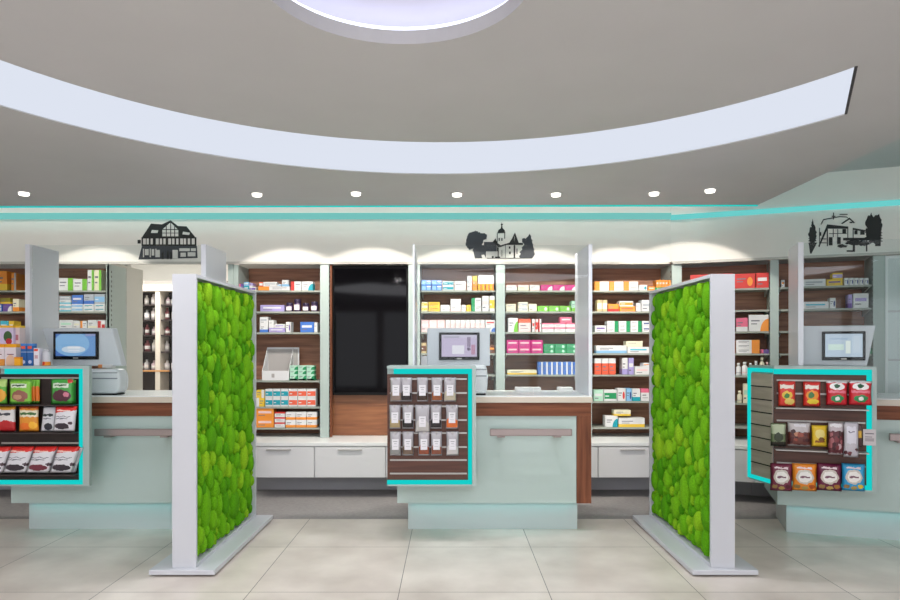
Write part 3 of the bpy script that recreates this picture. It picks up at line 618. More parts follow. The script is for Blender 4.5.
# pouches on the middle display
POUCH = glass_mat('pouch_film', (222, 222, 228), 1.6)
PB = pmat('pouch_grey', (176, 174, 180), .25)
rn = ['top', 'middle', 'bottom']
cont = [(150, 130, 120), (40, 30, 34), (60, 44, 36), (150, 84, 50), (190, 180, 160), (170, 150, 110), (26, 22, 28), (190, 186, 184), (30, 26, 34), (220, 110, 50), (140, 140, 140), (110, 90, 76), (140, 70, 46), (130, 74, 56), (200, 196, 196)]
cname = ['tan', 'black', 'dark-brown', 'rust-brown', 'cream', 'beige', 'black', 'pale grey', 'blackish', 'orange', 'grey', 'brown', 'reddish-brown', 'chestnut', 'whitish']
k = 0
for r, (y, xs) in enumerate(rows):
    for i, x in enumerate(xs):
        yb = y+22.5 + (4 if (r, i) == (1, 2) else 0); hw = 5.6 + (1.8 if (r, i) == (1, 2) else 0) + (.6 if i == 4 else 0)
        lab = 'small clear pouch of %s contents, %s in the %s hanging row, middle display' % (cname[k], NUM[i], rn[r])
        o = bag(CC, x-hw, x+hw, y-1.5, yb, None, (), lab, 'pouches hanging on the middle display', 'hanging_pouch', .028, VF-.018, mat=print_mat((168, 164, 170), [('r', .05, .95, .06, .36, cont[k]), ('e', .3, .36, .2, .1, cont[k]), ('e', .65, .34, .2, .1, cont[k])], .2, .6), sd=k)
        u0 = CC.at(x-hw, 0, VF)[0]; u1 = CC.at(x+hw, 0, VF)[0]; w = u1-u0; h = o.dimensions[2] if o.dimensions[2] else .17
        lb = boxobj('label_card', -.025, .025, -.0175, -.0165, .045, .125, print_mat((226, 224, 230), [('r', .2, .8, .75, .8, (120, 120, 130)), ('r', .3, .7, .55, .59, (140, 140, 150)), ('r', .2, .8, .3, .33, (160, 160, 165))]), o)
        hd = boxobj('hanger_tab', -.011, .011, -.004, .004, .158, .178, ALU, o)
        k += 1
# left display
G1 = [('r', 0, 1, .9, 1, (90, 160, 50)), ('r', .08, .8, .66, .82, (225, 235, 215)), ('r', .16, .7, .71, .77, (60, 90, 60)), ('e', .5, .34, .36, .22, (150, 96, 84)), ('e', .4, .3, .2, .1, (196, 150, 120)), ('r', 0, 1, 0, .12, (60, 130, 40))]
G2 = [('r', .12, .8, .66, .84, (215, 225, 210)), ('r', .2, .7, .72, .78, (60, 100, 60)), ('e', .5, .34, .4, .24, (84, 40, 56)), ('e', .7, .4, .12, .1, (200, 120, 140)), ('r', 0, 1, 0, .14, (40, 120, 40)), ('e', .85, .92, .12, .08, (200, 60, 50))]
g = 'gummy bags on the left display'
bag(CL, -14, 7.5, 379, 404, (96, 176, 60), [('r', 0, 1, .7, 1, (180, 210, 120)), ('e', .7, .35, .25, .25, (235, 170, 60))], 'green gummy bag cut by the left picture edge, top tray', g, v=VF-.03)
for q, dxx in enumerate((10, 6, 3)): bag(CL, 9.5+dxx-3 if q < 3 else 0, 33+dxx-3, 379.5, 404, (120, 190, 60), [('e', .9, .4, .12, .35, (235, 120, 40)), ('r', 0, 1, 0, .12, (60, 130, 40))], ('bright green gummy bag, backmost of three behind the first on top tray', 'bright green gummy bag, second from back in first stack, top tray', 'bright green gummy bag behind the front one in first stack, top tray')[q], g, t=.012, v=VF-.006-.011*q)
bag(CL, 9.5, 32, 379, 404.5, (130, 196, 66), G1, 'front lime green gummy bag with brown picture, left stack on top tray', g, t=.03, v=VF-.055)
for q, dxx in enumerate((2.2, 1.2)): bag(CL, 52.5+dxx, 74+dxx, 380, 404, (50, 130, 50), [('r', 0, 1, .85, 1, (90, 170, 60))], ('dark green gummy bag, backmost in right stack on top tray', 'dark green gummy bag, middle of right stack on top tray')[q], g, t=.012, v=VF-.008-.014*q)
bag(CL, 51, 74, 379, 404.5, (70, 160, 70), G2, 'front green gummy bag with dark berry picture, right stack on top tray', g, t=.03, v=VF-.055)
bag(CL, -6, 16, 406, 431.5, (226, 222, 222), [('r', 0, 1, .86, 1, (226, 160, 50)), ('r', .3, .8, .64, .72, (60, 60, 70)), ('e', .6, .2, .5, .24, (190, 40, 44))], 'white bag with red fruit picture at left edge, middle tray', g)
bag(CL, 19, 39, 406, 431.5, (232, 150, 50), [('r', 0, 1, .9, 1, (206, 90, 40)), ('r', 0, 1, .58, .84, (236, 226, 200)), ('r', .08, .9, .66, .74, (60, 110, 50)), ('e', .35, .2, .25, .16, (240, 120, 40)), ('e', .75, .25, .2, .14, (250, 190, 60))], 'orange fruit bag with cream band on middle tray', g)
bag(CL, 40.5, 54, 406.5, 431.5, (214, 214, 220), [('r', .15, .8, .62, .7, (50, 60, 60)), ('r', .2, .7, .5, .54, (130, 130, 140)), ('e', .5, .2, .25, .14, (50, 50, 60))], 'white bag with dark lettering left of red-topped bag, middle tray', g, t=.02, v=VF-.02, tilt=.12)
RT = [('d', .72, .12, (216, 44, 40)), ('r', .2, .75, .8, .86, (240, 200, 190)), ('r', .15, .75, .58, .61, (110, 110, 120)), ('r', .15, .65, .5, .53, (120, 120, 130)), ('e', .4, .22, .3, .12, (60, 50, 60)), ('e', .75, .33, .08, .06, (80, 60, 70))]
bag(CL, 53, 75, 406, 431.5, (224, 222, 228), RT, 'white bag with slanted red top at right end of middle tray', g, t=.035, v=VF-.05, tilt=.1)
for i, (x0, x1, nm) in enumerate(((-21, 3, 'cut by the left edge'), (3, 26, 'second from left'), (26, 49, 'third from left'), (49.5, 72, 'at the right end'))):
    R2 = list(RT)
    if i == 2: R2[4] = ('e', .4, .22, .3, .12, (120, 50, 66))
    bag(CL, x0, x1, 446.5, 473, (224, 222, 228), R2, 'leaning white bag with slanted red top, %s, bottom tray' % nm, g, t=.04, v=VF-.04, tilt=.32)
    bag(CL, x0+3, x1+3.5, 447.5, 473, (206, 204, 212), [('r', .2, .8, .3, .34, (160, 160, 170))], 'plain-backed white bag behind the red-topped one, %s, bottom tray' % nm, g, t=.012, v=VF-.008, tilt=.32)
# right display
g = 'snack bags on the right display'
R1 = [('r', 0, 1, .82, 1, (214, 50, 46)), ('r', .1, .9, .7, .86, (240, 230, 220)), ('e', .5, .45, .3, .16, (236, 196, 70)), ('e', .5, .42, .16, .1, (60, 130, 60)), ('e', .65, .2, .3, .13, (236, 206, 110))]
R2 = [('e', .5, .78, .36, .14, (244, 240, 240)), ('e', .5, .8, .14, .09, (40, 90, 60)), ('r', .1, .9, .52, .62, (230, 120, 140)), ('e', .5, .28, .3, .15, (40, 140, 80)), ('e', .5, .28, .12, .08, (240, 240, 235)), ('r', 0, 1, .93, 1, (236, 230, 234))]
bag(CR, 778, 795.5, 381, 406.5, (226, 60, 50), R1, 'narrow red snack bag with yellow fruit, first on top row of right display', g)
bag(CR, 803, 820.5, 381.5, 406.5, (220, 52, 40), R1[:2]+[('e', .5, .45, .36, .2, (240, 150, 50)), ('e', .45, .45, .18, .12, (60, 120, 60)), ('e', .55, .2, .36, .1, (240, 210, 60))], 'narrow red snack bag with yellow border, second on top row of right display', g)
bag(CR, 826, 847.5, 381, 405.5, (206, 36, 50), R2, 'wide red and white bag with green emblem, third on top row of right display', g, t=.045)
bag(CR, 848.5, 872, 381, 405.5, (206, 36, 50), R2, 'wide red and white bag with green emblem at right end of top row, right display', g, t=.045)
bag(CR, 770.5, 786, 423, 446.5, (110, 124, 90), [('r', 0, 1, .55, .95, (180, 190, 160)), ('e', .5, .4, .3, .2, (50, 60, 40)), ('r', 0, 1, 0, .2, (40, 36, 30))], 'dark green packet, first on middle row of right display', g)
bag(CR, 787.5, 810.5, 422, 446.5, (196, 188, 190), [('r', 0, 1, .06, .6, (104, 56, 50))]+sweets([(150, 70, 54), (84, 30, 34), (190, 130, 100), (60, 24, 30)], 14, 5, .62)+[('r', .3, .8, .82, .92, (220, 216, 222))], 'clear bag of reddish-brown sweets, second on middle row of right display', g)
bag(CR, 811.5, 827.5, 425, 447, (236, 196, 50), [('e', .5, .6, .3, .2, (240, 220, 130)), ('r', .2, .8, .2, .3, (150, 90, 40)), ('e', .6, .36, .2, .08, (120, 80, 30))], 'small yellow bag in the centre of middle row, right display', g)
bag(CR, 828, 843.5, 422, 455, (190, 176, 182), [('r', 0, 1, .05, .72, (92, 34, 44))]+sweets([(120, 40, 50), (60, 14, 26), (160, 90, 96), (190, 160, 166)], 14, 6, .7)+[('r', .1, .9, .86, .95, (226, 222, 226))], 'long clear bag of dark red sweets, middle row of right display', g, v=VF-.09)
bag(CR, 843.5, 858.5, 422, 457.5, (200, 194, 204), [('r', .2, .8, .4, .88, (222, 218, 230)), ('r', .3, .7, .7, .73, (120, 110, 130)), ]+sweets([(120, 60, 70), (80, 30, 40)], 5, 7, .3), 'long clear bag with tall white label, middle row of right display', g, v=VF-.092)
bag(CR, 857.5, 862, 424, 447, (90, 60, 60), [('r', .1, .9, .4, .7, (230, 180, 60))], 'narrow dark packet behind the price card, middle row of right display', g, t=.02)
u, z = CR.at(869.5, 437, VF-.02)
o = obj('price_card', (lambda b: (bx(b, -.04, .04, -.002, .002, 0, .115), b)[1])(bmesh.new()), print_mat((206, 198, 200), [('r', .15, .85, .7, .76, (110, 100, 110)), ('r', .15, .7, .5, .55, (130, 120, 130)), ('r', .15, .85, .25, .45, (170, 160, 165))]), None, CR.W(u, VF-.02, z-.06), -CR.a)
tag(o, 'small pinkish card clipped to the cyan edge of right display', 'card')
def em(c): return [('e', .5, .52, .36, .26, (210, 200, 190)), ('e', .5, .52, .27, .2, (245, 240, 236)), ('r', .3, .7, .49, .55, (120, 70, 90)), ('r', .2, .8, .82, .88, (235, 215, 220)), ('e', .2, .16, .12, .08, (150, 120, 70)), ('e', .5, .12, .14, .07, (190, 160, 90)), ('e', .8, .17, .12, .08, c)]
for x0, x1, c, nm, e in ((770, 792.3, (122, 44, 70), 'maroon-pink snack bag with round emblem, first on bottom row of right display', (90, 30, 40)), (792, 816.8, (236, 140, 40), 'orange snack bag with round emblem on bottom row of right display', (180, 80, 30)),
                         (816.5, 841.8, (104, 24, 60), 'dark maroon snack bag with round emblem on bottom row of right display', (170, 120, 50)), (841.5, 865, (50, 160, 214), 'blue snack bag with round emblem at right end of bottom row, right display', (240, 200, 60))):
    bag(CR, x0, x1, 463, 491.5, c, em(e), nm, g, t=.045, v=VF-.03)

# ------------------------------------------------------------------ things on counters and displays
def terminal(fr, px0, px1, sx0, sx1, label, slantL, slantR, scr, scrl, v=.3, yt=328, yb=366, sy0=331.5, sy1=359.5):
    u0, zt = fr.at(px0, yt, v); u1, zb = fr.at(px1, yb, v)
    t = empty('checkout_monitor', label, 'monitor', fr.W((u0+u1)/2, v, 1.0885), -fr.a, 'monitors on the counters')
    w = (u1-u0)/2; c = (u0+u1)/2; z0, z1 = zb-1.0885, zt-1.0885
    bm = bmesh.new(); prism(bm, [(-w+slantL, z0), (w+slantR, z0), (w, z1), (-w, z1)], 0, .09, 'y'); bev(bm, .008, 2); obj('housing', bm, GREYPL, t)
    a, sz1 = fr.at(sx0, sy0, v-.01); b, sz0 = fr.at(sx1, sy1, v-.01)
    a -= c; b -= c; sz0 -= 1.0885; sz1 -= 1.0885
    bm = bmesh.new(); bx(bm, a, b, -.016, -.0005, sz0, sz1); bev(bm, .003, 1); bz = obj('bezel', bm, BLACK, t)
    m = bpy.data.materials.new('screen_image'); m.use_nodes = True
    pm = print_mat(scr, scrl, .25); m = pm; nn = pm.node_tree; bb = nn.nodes['Principled BSDF']
    src = bb.inputs['Base Color'].links[0].from_socket; nn.links.new(src, bb.inputs['Emission Color']); bb.inputs['Emission Strength'].default_value = .75
    nn.links.remove(bb.inputs['Base Color'].links[0]); bb.inputs['Base Color'].default_value = (.03, .03, .03, 1)
    boxobj('screen', a+.022, b-.022, -.018, -.0165, sz0+.028, sz1-.02, m, bz)
    boxobj('badge', (a+b)/2-.02, (a+b)/2+.02, -.018, -.0165, sz0+.006, sz0+.018, ALU, bz)
    bm = bmesh.new(); bx(bm, -.04, .04, .02, .07, .012, z0+.03); bx(bm, -.075, .075, -.02, .16, 0, .0118); obj('stand', bm, GREYPL, t)
blue = [('r', 0, .35, 0, 1, (70, 120, 200)), ('e', .4, .55, .45, .55, (140, 190, 236)), ('e', .45, .3, .3, .16, (214, 230, 246)), ('r', .3, .62, .34, .42, (250, 250, 255)), ('r', .32, .6, .22, .28, (240, 245, 255)), ('r', .75, 1, .9, 1, (150, 160, 210))]
pink = [('r', 0, 1, .86, 1, (214, 206, 228)), ('r', .3, .64, .12, .52, (244, 240, 250)), ('r', .72, .82, .45, .9, (150, 130, 160)), ('r', .84, .95, .1, .55, (196, 140, 170)), ('e', .77, .35, .05, .08, (110, 90, 120)), ('r', .05, .5, .88, .92, (150, 150, 170))]
cy = [('r', .08, .5, .3, .55, (214, 236, 226)), ('r', .55, .68, .15, .7, (236, 246, 240)), ('r', .12, .6, .75, .82, (170, 190, 215)), ('r', .75, .95, .2, .9, (200, 214, 228))]
terminal(CL, 42, 112, 53.5, 98.5, 'grey checkout monitor with blue screen on the left counter', .09, .08, (110, 160, 220), blue, v=.1)
terminal(CC, 427, 490, 439, 479.5, 'grey checkout monitor with pinkish lilac screen on the middle counter', 0, .0, (206, 190, 222), pink, yt=328, yb=366, sy0=332.5, sy1=360)
terminal(CR, 803, 876, 822, 865.5, 'white checkout monitor with pale bluish screen on right counter', 0, -.06, (190, 208, 226), cy, yt=326, yb=366, sy0=331.5, sy1=360.5)
def printer(fr, px0, px1, yt, label, v=.07):
    u0, zt = fr.at(px0, yt, v); u1, _ = fr.at(px1, yt, v); w = u1-u0; h = zt-1.0885
    t = empty('receipt_printer', label, 'printer', fr.W((u0+u1)/2, v, 1.0885), -fr.a, 'rounded white printers on the counters')
    bm = bmesh.new(); pts = [(-w/2, .012), (w/2*.8, .012), (w/2*.96, h*.25), (w/2, h*.6), (w/2*.9, h*.9), (w/2*.7, h), (-w/2, h)]
    prism(bm, pts, 0, .16, 'y'); bev(bm, .022, 4)
    for f in bm.faces: f.smooth = True
    o = obj('housing', bm, WHITEPL, t)
    bm = bmesh.new(); bx(bm, -w*.3, w*.42, -.003, .001, h*.62, h*.66); bx(bm, -w*.3, w*.42, -.003, .001, h*.84, h*.87); obj('slot', bm, pmat('slot_grey', (150, 152, 160), .5), t)
    bm = bmesh.new(); bx(bm, -w/2+.01, w/2*.75, .01, .15, 0, .0118); obj('foot', bm, DARK, t)
printer(CL, 86, 120, 369, 'rounded white printer on the left counter beside the gummy bags display')
printer(CC, 470, 488, 365, 'rounded white printer peeking out right of the middle display box')
printer(CR, 852, 873, 366, 'rounded white printer behind the right display box')
def small(fr, px0, px1, yt, yb, v, dep, base, lys, label, name, cat, z0, grp=None, kind='box'):
    u0, zt = fr.at(px0, yt, v); u1, _ = fr.at(px1, yb, v); w = u1-u0; h = zt-z0
    bm = bmesh.new()
    if kind == 'box': bx(bm, -w/2, w/2, 0, dep, 0, h); bev(bm, .002, 1)
    else:
        r = w/2; lathe(bm, [(r*.94, 0), (r, .005), (r, h*.78), (r*.55, h*.85), (r*.55, h*.87), (r*.68, h*.87), (r*.68, h)], 18, 0, r)
    o = obj(name, bm, print_mat(base, lys), None, fr.W((u0+u1)/2, v, z0), -fr.a)
    return tag(o, label, cat, grp)
zt = 1.3355; g = 'goods standing on top of the left display'
small(CL, -8, 4.3, 344, 366, -.22, .1, (226, 214, 220), [('r', 0, 1, .84, 1, (240, 160, 30)), ('r', .2, .8, .5, .54, (130, 60, 80)), ('r', 0, 1, 0, .3, (230, 150, 60))], 'orange-topped carton at the left picture edge on display top', 'carton', 'box', zt, g)
small(CL, 4.8, 16, 344, 366, -.22, .1, (226, 214, 220), [('r', 0, 1, .84, 1, (240, 170, 30)), ('r', .2, .8, .5, .54, (120, 60, 100)), ('e', .5, .2, .4, .3, (232, 190, 160))], 'orange-topped carton beside the small yellow box on display top', 'carton', 'box', zt, g)
z2 = zt + (CL.at(0, 344, -.22)[1]-zt)+.0005
small(CL, -8, 13, 325.5, 344, -.22, .1, (206, 190, 220), [('r', 0, 1, .88, 1, (232, 180, 50)), ('e', .1, .5, .3, .35, (220, 200, 225)), ('e', .75, .4, .2, .3, (60, 90, 50)), ('e', .8, .14, .15, .16, (180, 40, 50))], 'lilac carton with plant picture stacked on the orange-topped cartons', 'carton', 'box', z2, g)
small(CL, 13.3, 19.6, 325.5, 344, -.19, .07, (216, 196, 196), [('r', 0, 1, .88, 1, (232, 190, 50)), ('r', .2, .8, .2, .5, (180, 110, 120))], 'narrow pinkish carton beside the lilac carton, upper layer on display top', 'carton', 'box', z2, g)
small(CL, 14, 20.3, 357, 366, -.27, .04, (242, 170, 30), [('r', 0, 1, .8, 1, (230, 140, 30))], 'small yellow carton in front on the left display top', 'carton', 'box', zt, g)
for x0, n in ((20.5, 'left'), (27, 'right')):
    small(CL, x0, x0+5.9, 343.5, 366, -.24, .05, (36, 92, 160), [('r', 0, 1, .9, 1, (70, 130, 200)), ('r', .1, .8, .76, .88, (226, 90, 60)), ('r', 0, 1, .6, .63, (170, 190, 220)), ('e', .5, .17, .3, .08, (190, 200, 236))], 'dark blue carton with orange patch, %s one of two on left display top' % n, 'carton', 'box', zt, g)
small(CL, 33.5, 39, 348, 366, -.24, .05, (226, 222, 232), [('r', .1, .8, .82, .95, (224, 70, 40)), ('r', .2, .8, .4, .6, (200, 160, 170))], 'slim white carton with red top patch on left display top', 'carton', 'box', zt, g)
small(CL, 40.5, 48, 349, 366, -.24, .05, (196, 196, 204), [('r', 0, 1, 0, .24, (240, 150, 50)), ('e', .4, .14, .2, .1, (220, 60, 40))], 'silver bottle with orange base label on left display top', 'bottle', 'bottle', zt, g, 'bot')
small(CC, 421, 427, 356, 366, .3, .05, (232, 226, 228), [('r', .3, .7, .4, .6, (220, 150, 150))], 'small white carton left of the middle monitor', 'carton', 'box', 1.0885)
for (a, b, vv, n) in ((516, 541, .5, 'flat white paper pad lying on the middle counter'), (559, 577, .52, 'flat white paper pad beside the right panel of middle counter')):
    small(CC, a, b-4*(a>550), 387.5, 391, vv, .12, (238, 236, 234), [], n, 'paper_pad', 'paper', 1.0885)
small(CL, 98, 112, 364.5, 368, .09, .06, (232, 226, 226), [('r', 0, .3, 0, 1, (236, 150, 90))], 'folded white and orange slip lying on top of the left printer', 'paper_slip', 'paper', CL.at(92, 368, .07)[1]+.0005)

# ------------------------------------------------------------------ moss screens
mm = bpy.data.materials.new('moss'); mm.use_nodes = True; nt = mm.node_tree; N = nt.nodes; L = nt.links; b = N['Principled BSDF']
b.inputs['Roughness'].default_value = .9; b.inputs['Specular IOR Level'].default_value = .1
ge = N.new('ShaderNodeNewGeometry'); r = N.new('ShaderNodeValToRGB')
r.color_ramp.elements[0].color = lin((74, 148, 18)); r.color_ramp.elements[1].color = lin((150, 200, 38)); r.color_ramp.elements[0].position = 0
e = r.color_ramp.elements.new(.35); e.color = lin((102, 174, 24)); e = r.color_ramp.elements.new(.7); e.color = lin((120, 186, 30))
L.new(ge.outputs['Random Per Island'], r.inputs[0])
tc = N.new('ShaderNodeTexCoord'); n1 = N.new('ShaderNodeTexNoise'); n1.inputs['Scale'].default_value = 140; n1.inputs['Detail'].default_value = 4; L.new(tc.outputs['Object'], n1.inputs['Vector'])
mr = N.new('ShaderNodeMapRange'); mr.inputs['From Min'].default_value = .3; mr.inputs['From Max'].default_value = .7; mr.inputs['To Min'].default_value = .72; mr.inputs['To Max'].default_value = 1.12; L.new(n1.outputs['Fac'], mr.inputs['Value'])
hs = N.new('ShaderNodeHueSaturation'); L.new(r.outputs[0], hs.inputs['Color']); L.new(mr.outputs[0], hs.inputs['Value']); L.new(hs.outputs[0], b.inputs['Base Color'])
bp = N.new('ShaderNodeBump'); bp.inputs['Strength'].default_value = .9; bp.inputs['Distance'].default_value = .006; L.new(n1.outputs['Fac'], bp.inputs['Height']); L.new(bp.outputs[0], b.inputs['Normal'])
def moss_mesh(seed, Lm=1.27, Hm=1.83):
    rnd = random.Random(seed); pts = []
    for rmin, rmax, tries, sp_ in ((.085, .11, 40, 2.2), (.055, .08, 420, 1.15), (.036, .05, 3000, 1.02), (.022, .032, 6000, 1.0), (.012, .02, 7000, .98)):
        for _ in range(tries):
            r_ = rnd.uniform(rmin, rmax); y = rnd.uniform(r_*.7, Lm-r_*.7); z = rnd.uniform(r_*.7, Hm-r_*.7)
            if all((y-q[0])**2+(z-q[1])**2 > ((r_+q[2])*sp_*.88)**2 for q in pts): pts.append((y, z, r_))
    bm = bmesh.new(); bx(bm, 0, .02, 0, Lm, 0, Hm)
    for (y, z, r_) in pts:
        seg = 20 if r_ > .05 else (14 if r_ > .03 else 10); nr = 6 if r_ > .05 else 4; hh = min(.052, r_*rnd.uniform(.75, .95)+.006)
        ph = rnd.uniform(0, 6); sq = rnd.uniform(.68, .88); prev = None; rr = r_*.99
        for k in range(nr+1):
            a = k/nr*math.pi/2; ring = []
            if k == nr:
                top = bm.verts.new((.018+hh, y, z))
                for i in range(seg): bm.faces.new((prev[i], prev[(i+1) % seg], top)).smooth = True
                break
            for i in range(seg):
                th = 2*math.pi*i/seg; wob = 1+.05*math.sin(2*th+ph)+.03*math.sin(5*th+2*ph)+rnd.uniform(-.02, .02)
                rad = rr*math.cos(a)**.62*wob
                yy = min(max(y+rad*math.cos(th)*sq, 0), Lm); z3 = min(max(z+rad*math.sin(th)/sq, 0), Hm)
                ring.append(bm.verts.new((.015+hh*math.sin(a)**.85*(1+rnd.uniform(-.03, .03)), yy, z3)))
            if prev:
                for i in range(seg): bm.faces.new((prev[i], prev[(i+1) % seg], ring[(i+1) % seg], ring[i])).smooth = True
            prev = ring
    bmesh.ops.recalc_face_normals(bm, faces=bm.faces)
    me = bpy.data.meshes.new('moss'); bm.to_mesh(me); bm.free(); me.materials.append(mm); return me
def moss_screen(xc, label, seed):
    t = empty('moss_screen', label, 'room divider', (xc, 4.27, 0), 0, 'free-standing moss screens')
    bm = bmesh.new(); bx(bm, -.212, .212, -.04, 1.36, .012, .045); bev(bm, .004, 2); obj('base_plate', bm, FRAMEW, t)
    bm = bmesh.new(); bx(bm, -.16, .16, .04, 1.28, 0, .0118); obj('floor_glide', bm, DARK, t)
    bm = bmesh.new(); w = .077
    bx(bm, -w, w, 0, .022, .046, 1.95); bx(bm, -w, w, 1.308, 1.33, .046, 1.95); bx(bm, -w, w, .0221, 1.3079, 1.928, 1.95); bx(bm, -w, w, .0221, 1.3079, .046, .068)
    bx(bm, -.018, .018, .0221, 1.3079, .0681, 1.9279)
    obj('frame', bm, FRAMEW, t)
    me = moss_mesh(seed)
    for s in (1, -1):
        o = bpy.data.objects.new('moss', me); C.objects.link(o); o.parent = t; o.location = (s*.019, .03 if s > 0 else 1.30, .084)
        o.rotation_euler.z = 0 if s > 0 else math.pi; o['label'] = 'bright green cushion moss'
moss_screen(-1.723, 'left free-standing white framed screen filled with green cushion moss', 3)
moss_screen(1.769, 'right free-standing white framed screen filled with green cushion moss', 11)

# ------------------------------------------------------------------ wall pictures
INK = pmat('decal_black', (30, 30, 30), .6); INK2 = pmat('decal_grey', (58, 62, 70), .6); INKW = pmat('decal_white', (222, 220, 216), .7)
def decal(fr, polys, label, ox, oy, sc):
    cx_ = None; bm = bmesh.new(); lay = 0
    for col, pts in polys:
        q = [fr.at(ox+p[0]/sc, oy+p[1]/sc, 0) for p in pts]; off = .002+.0002*lay; lay += 1
        prism(bm, q, -off, -.0003, 'y', {'k': 0, 'g': 1, 'w': 2}[col])
    o = obj('wall_decal', bm, [INK, INK2, INKW], None, fr.W(0, 0), -fr.a)
    tag(o, label, 'wall picture', 'black building pictures on the white fascia')
def R(c, x0, y0, x1, y1): return (c, [(x0, y0), (x1, y0), (x1, y1), (x0, y1)])
def blob(c, cx_, cy_, rx, ry, n=26, j=.12, seed=1):
    rn_ = random.Random(seed); return (c, [(cx_+rx*math.cos(2*math.pi*i/n)*(1+rn_.uniform(-j, j)), cy_+ry*math.sin(2*math.pi*i/n)*(1+rn_.uniform(-j, j))) for i in range(n)])
P = [('k', [(58, 190), (105, 118), (160, 122), (203, 102), (240, 130), (283, 132), (330, 190)]), R('k', 58, 186, 332, 230), ('g', [(60, 230), (335, 230), (338, 290), (42, 298)])]
P += [('w', [(162, 182), (162, 148), (203, 112), (242, 150), (242, 182)]), ('w', [(105, 165), (110, 150), (142, 152), (138, 165)]), ('w', [(262, 172), (266, 158), (300, 164), (296, 175)])]
P += [R('k', 160, 146, 243, 150), R('k', 180, 130, 184, 182), R('k', 202, 112, 206, 182), R('k', 222, 132, 226, 182), R('k', 160, 164, 243, 167)]
for i, x in enumerate((66, 84, 104, 130, 150, 168, 192, 212, 232, 252, 270, 290, 310)): P += [R('w', x, 193, x+(11 if i % 3 else 14), 222)]
for i, x in enumerate((66, 100, 128)): P += [R('w', x, 244, x+5, 286)]
P += [R('w', 76, 246, 94, 276), R('w', 110, 246, 122, 278), R('w', 130, 250, 150, 286), R('w', 214, 250, 240, 292), R('w', 248, 242, 300, 256), R('w', 306, 242, 330, 256), R('w', 254, 264, 280, 284), R('w', 290, 262, 328, 282), R('k', 160, 262, 168, 296), R('k', 186, 256, 192, 296), R('k', 202, 262, 208, 296), R('k', 40, 200, 54, 218)]
decal(WF, P, 'black picture of a half-timbered house on the fascia above the left counter', 130, 200, 5)
P = [blob('g', 262, 222, 62, 64, 46, .1, 2), blob('g', 228, 250, 34, 46, 30, .16, 3), blob('g', 320, 200, 34, 28, 30, .18, 4), blob('g', 296, 300, 44, 50, 30, .16, 14), ('g', [(252, 270), (345, 262), (345, 362), (262, 364), (252, 320)]), R('g', 330, 240, 425, 310),
     ('g', [(672, 178), (684, 200), (682, 212), (694, 232), (688, 240), (700, 262), (696, 272), (708, 296), (702, 306), (712, 330), (700, 352), (690, 364), (600, 364), (592, 346), (606, 330), (596, 316), (618, 296), (612, 282), (632, 262), (628, 248), (646, 226), (642, 214), (660, 198)]), blob('g', 630, 230, 16, 22, 14, .2, 7),
     R('k', 427, 170, 432, 310), ('k', [(430, 175), (438, 150), (456, 138), (462, 90), (470, 138), (484, 150), (490, 172)]), R('k', 456, 104, 472, 112), R('k', 482, 170, 488, 215),
     R('k', 440, 210, 448, 232), R('k', 460, 210, 468, 232), ('k', [(395, 240), (416, 214), (432, 250), (460, 268), (440, 282), (425, 262)]),
     ('k', [(445, 268), (520, 246), (540, 214), (562, 168), (590, 246), (622, 248), (622, 262), (500, 262), (448, 280)]), ('w', [(556, 210), (560, 190), (556, 240)]),
     R('k', 432, 282, 440, 362), R('k', 490, 264, 493, 362), R('k', 552, 264, 564, 362), R('k', 516, 274, 528, 290), R('k', 518, 312, 530, 332), R('k', 462, 300, 466, 350), R('k', 574, 290, 580, 330),
     R('w', 350, 312, 425, 360), R('k', 388, 346, 402, 362), R('k', 412, 350, 450, 362), R('k', 350, 360, 600, 364), ('w', [(310, 340), (330, 334), (346, 364), (318, 364)])]
decal(WF, P, 'black picture of a church with onion tower between trees above the middle counter', 440, 210, 7.5)
P = []
rr_ = random.Random(4)
def spruce(cx_, y0, y1, w, seed):
    rn_ = random.Random(seed); L_ = []; R_ = []; n = 9
    for i in range(n):
        y = y0+(y1-y0)*i/n; ww = w*(.25+.75*min(1, i/5)); L_ += [(cx_-ww*rn_.uniform(.3, .6), y), (cx_-ww*rn_.uniform(.85, 1.1), y+(y1-y0)/n*.7)]; R_ += [(cx_+ww*rn_.uniform(.3, .6), y), (cx_+ww*rn_.uniform(.85, 1.1), y+(y1-y0)/n*.7)]
    return ('k', [(cx_, y0-14)]+R_+[(cx_, y1)]+L_[::-1])
P += [spruce(408, 232, 362, 26, 1), blob('k', 408, 305, 22, 50, 26, .2, 21), ('k', [(386, 352), (434, 352), (402, 414), (394, 414)]), spruce(738, 196, 330, 36, 2), blob('k', 734, 240, 26, 40, 26, .2, 22), blob('k', 770, 250, 27, 60, 28, .18, 23), spruce(768, 208, 350, 34, 3), ('k', [(448, 256), (468, 220), (560, 204), (600, 206), (622, 226), (600, 211), (560, 209), (470, 226)]), blob('k', 752, 300, 46, 58, 28, .14, 8), R('k', 708, 330, 716, 402)]
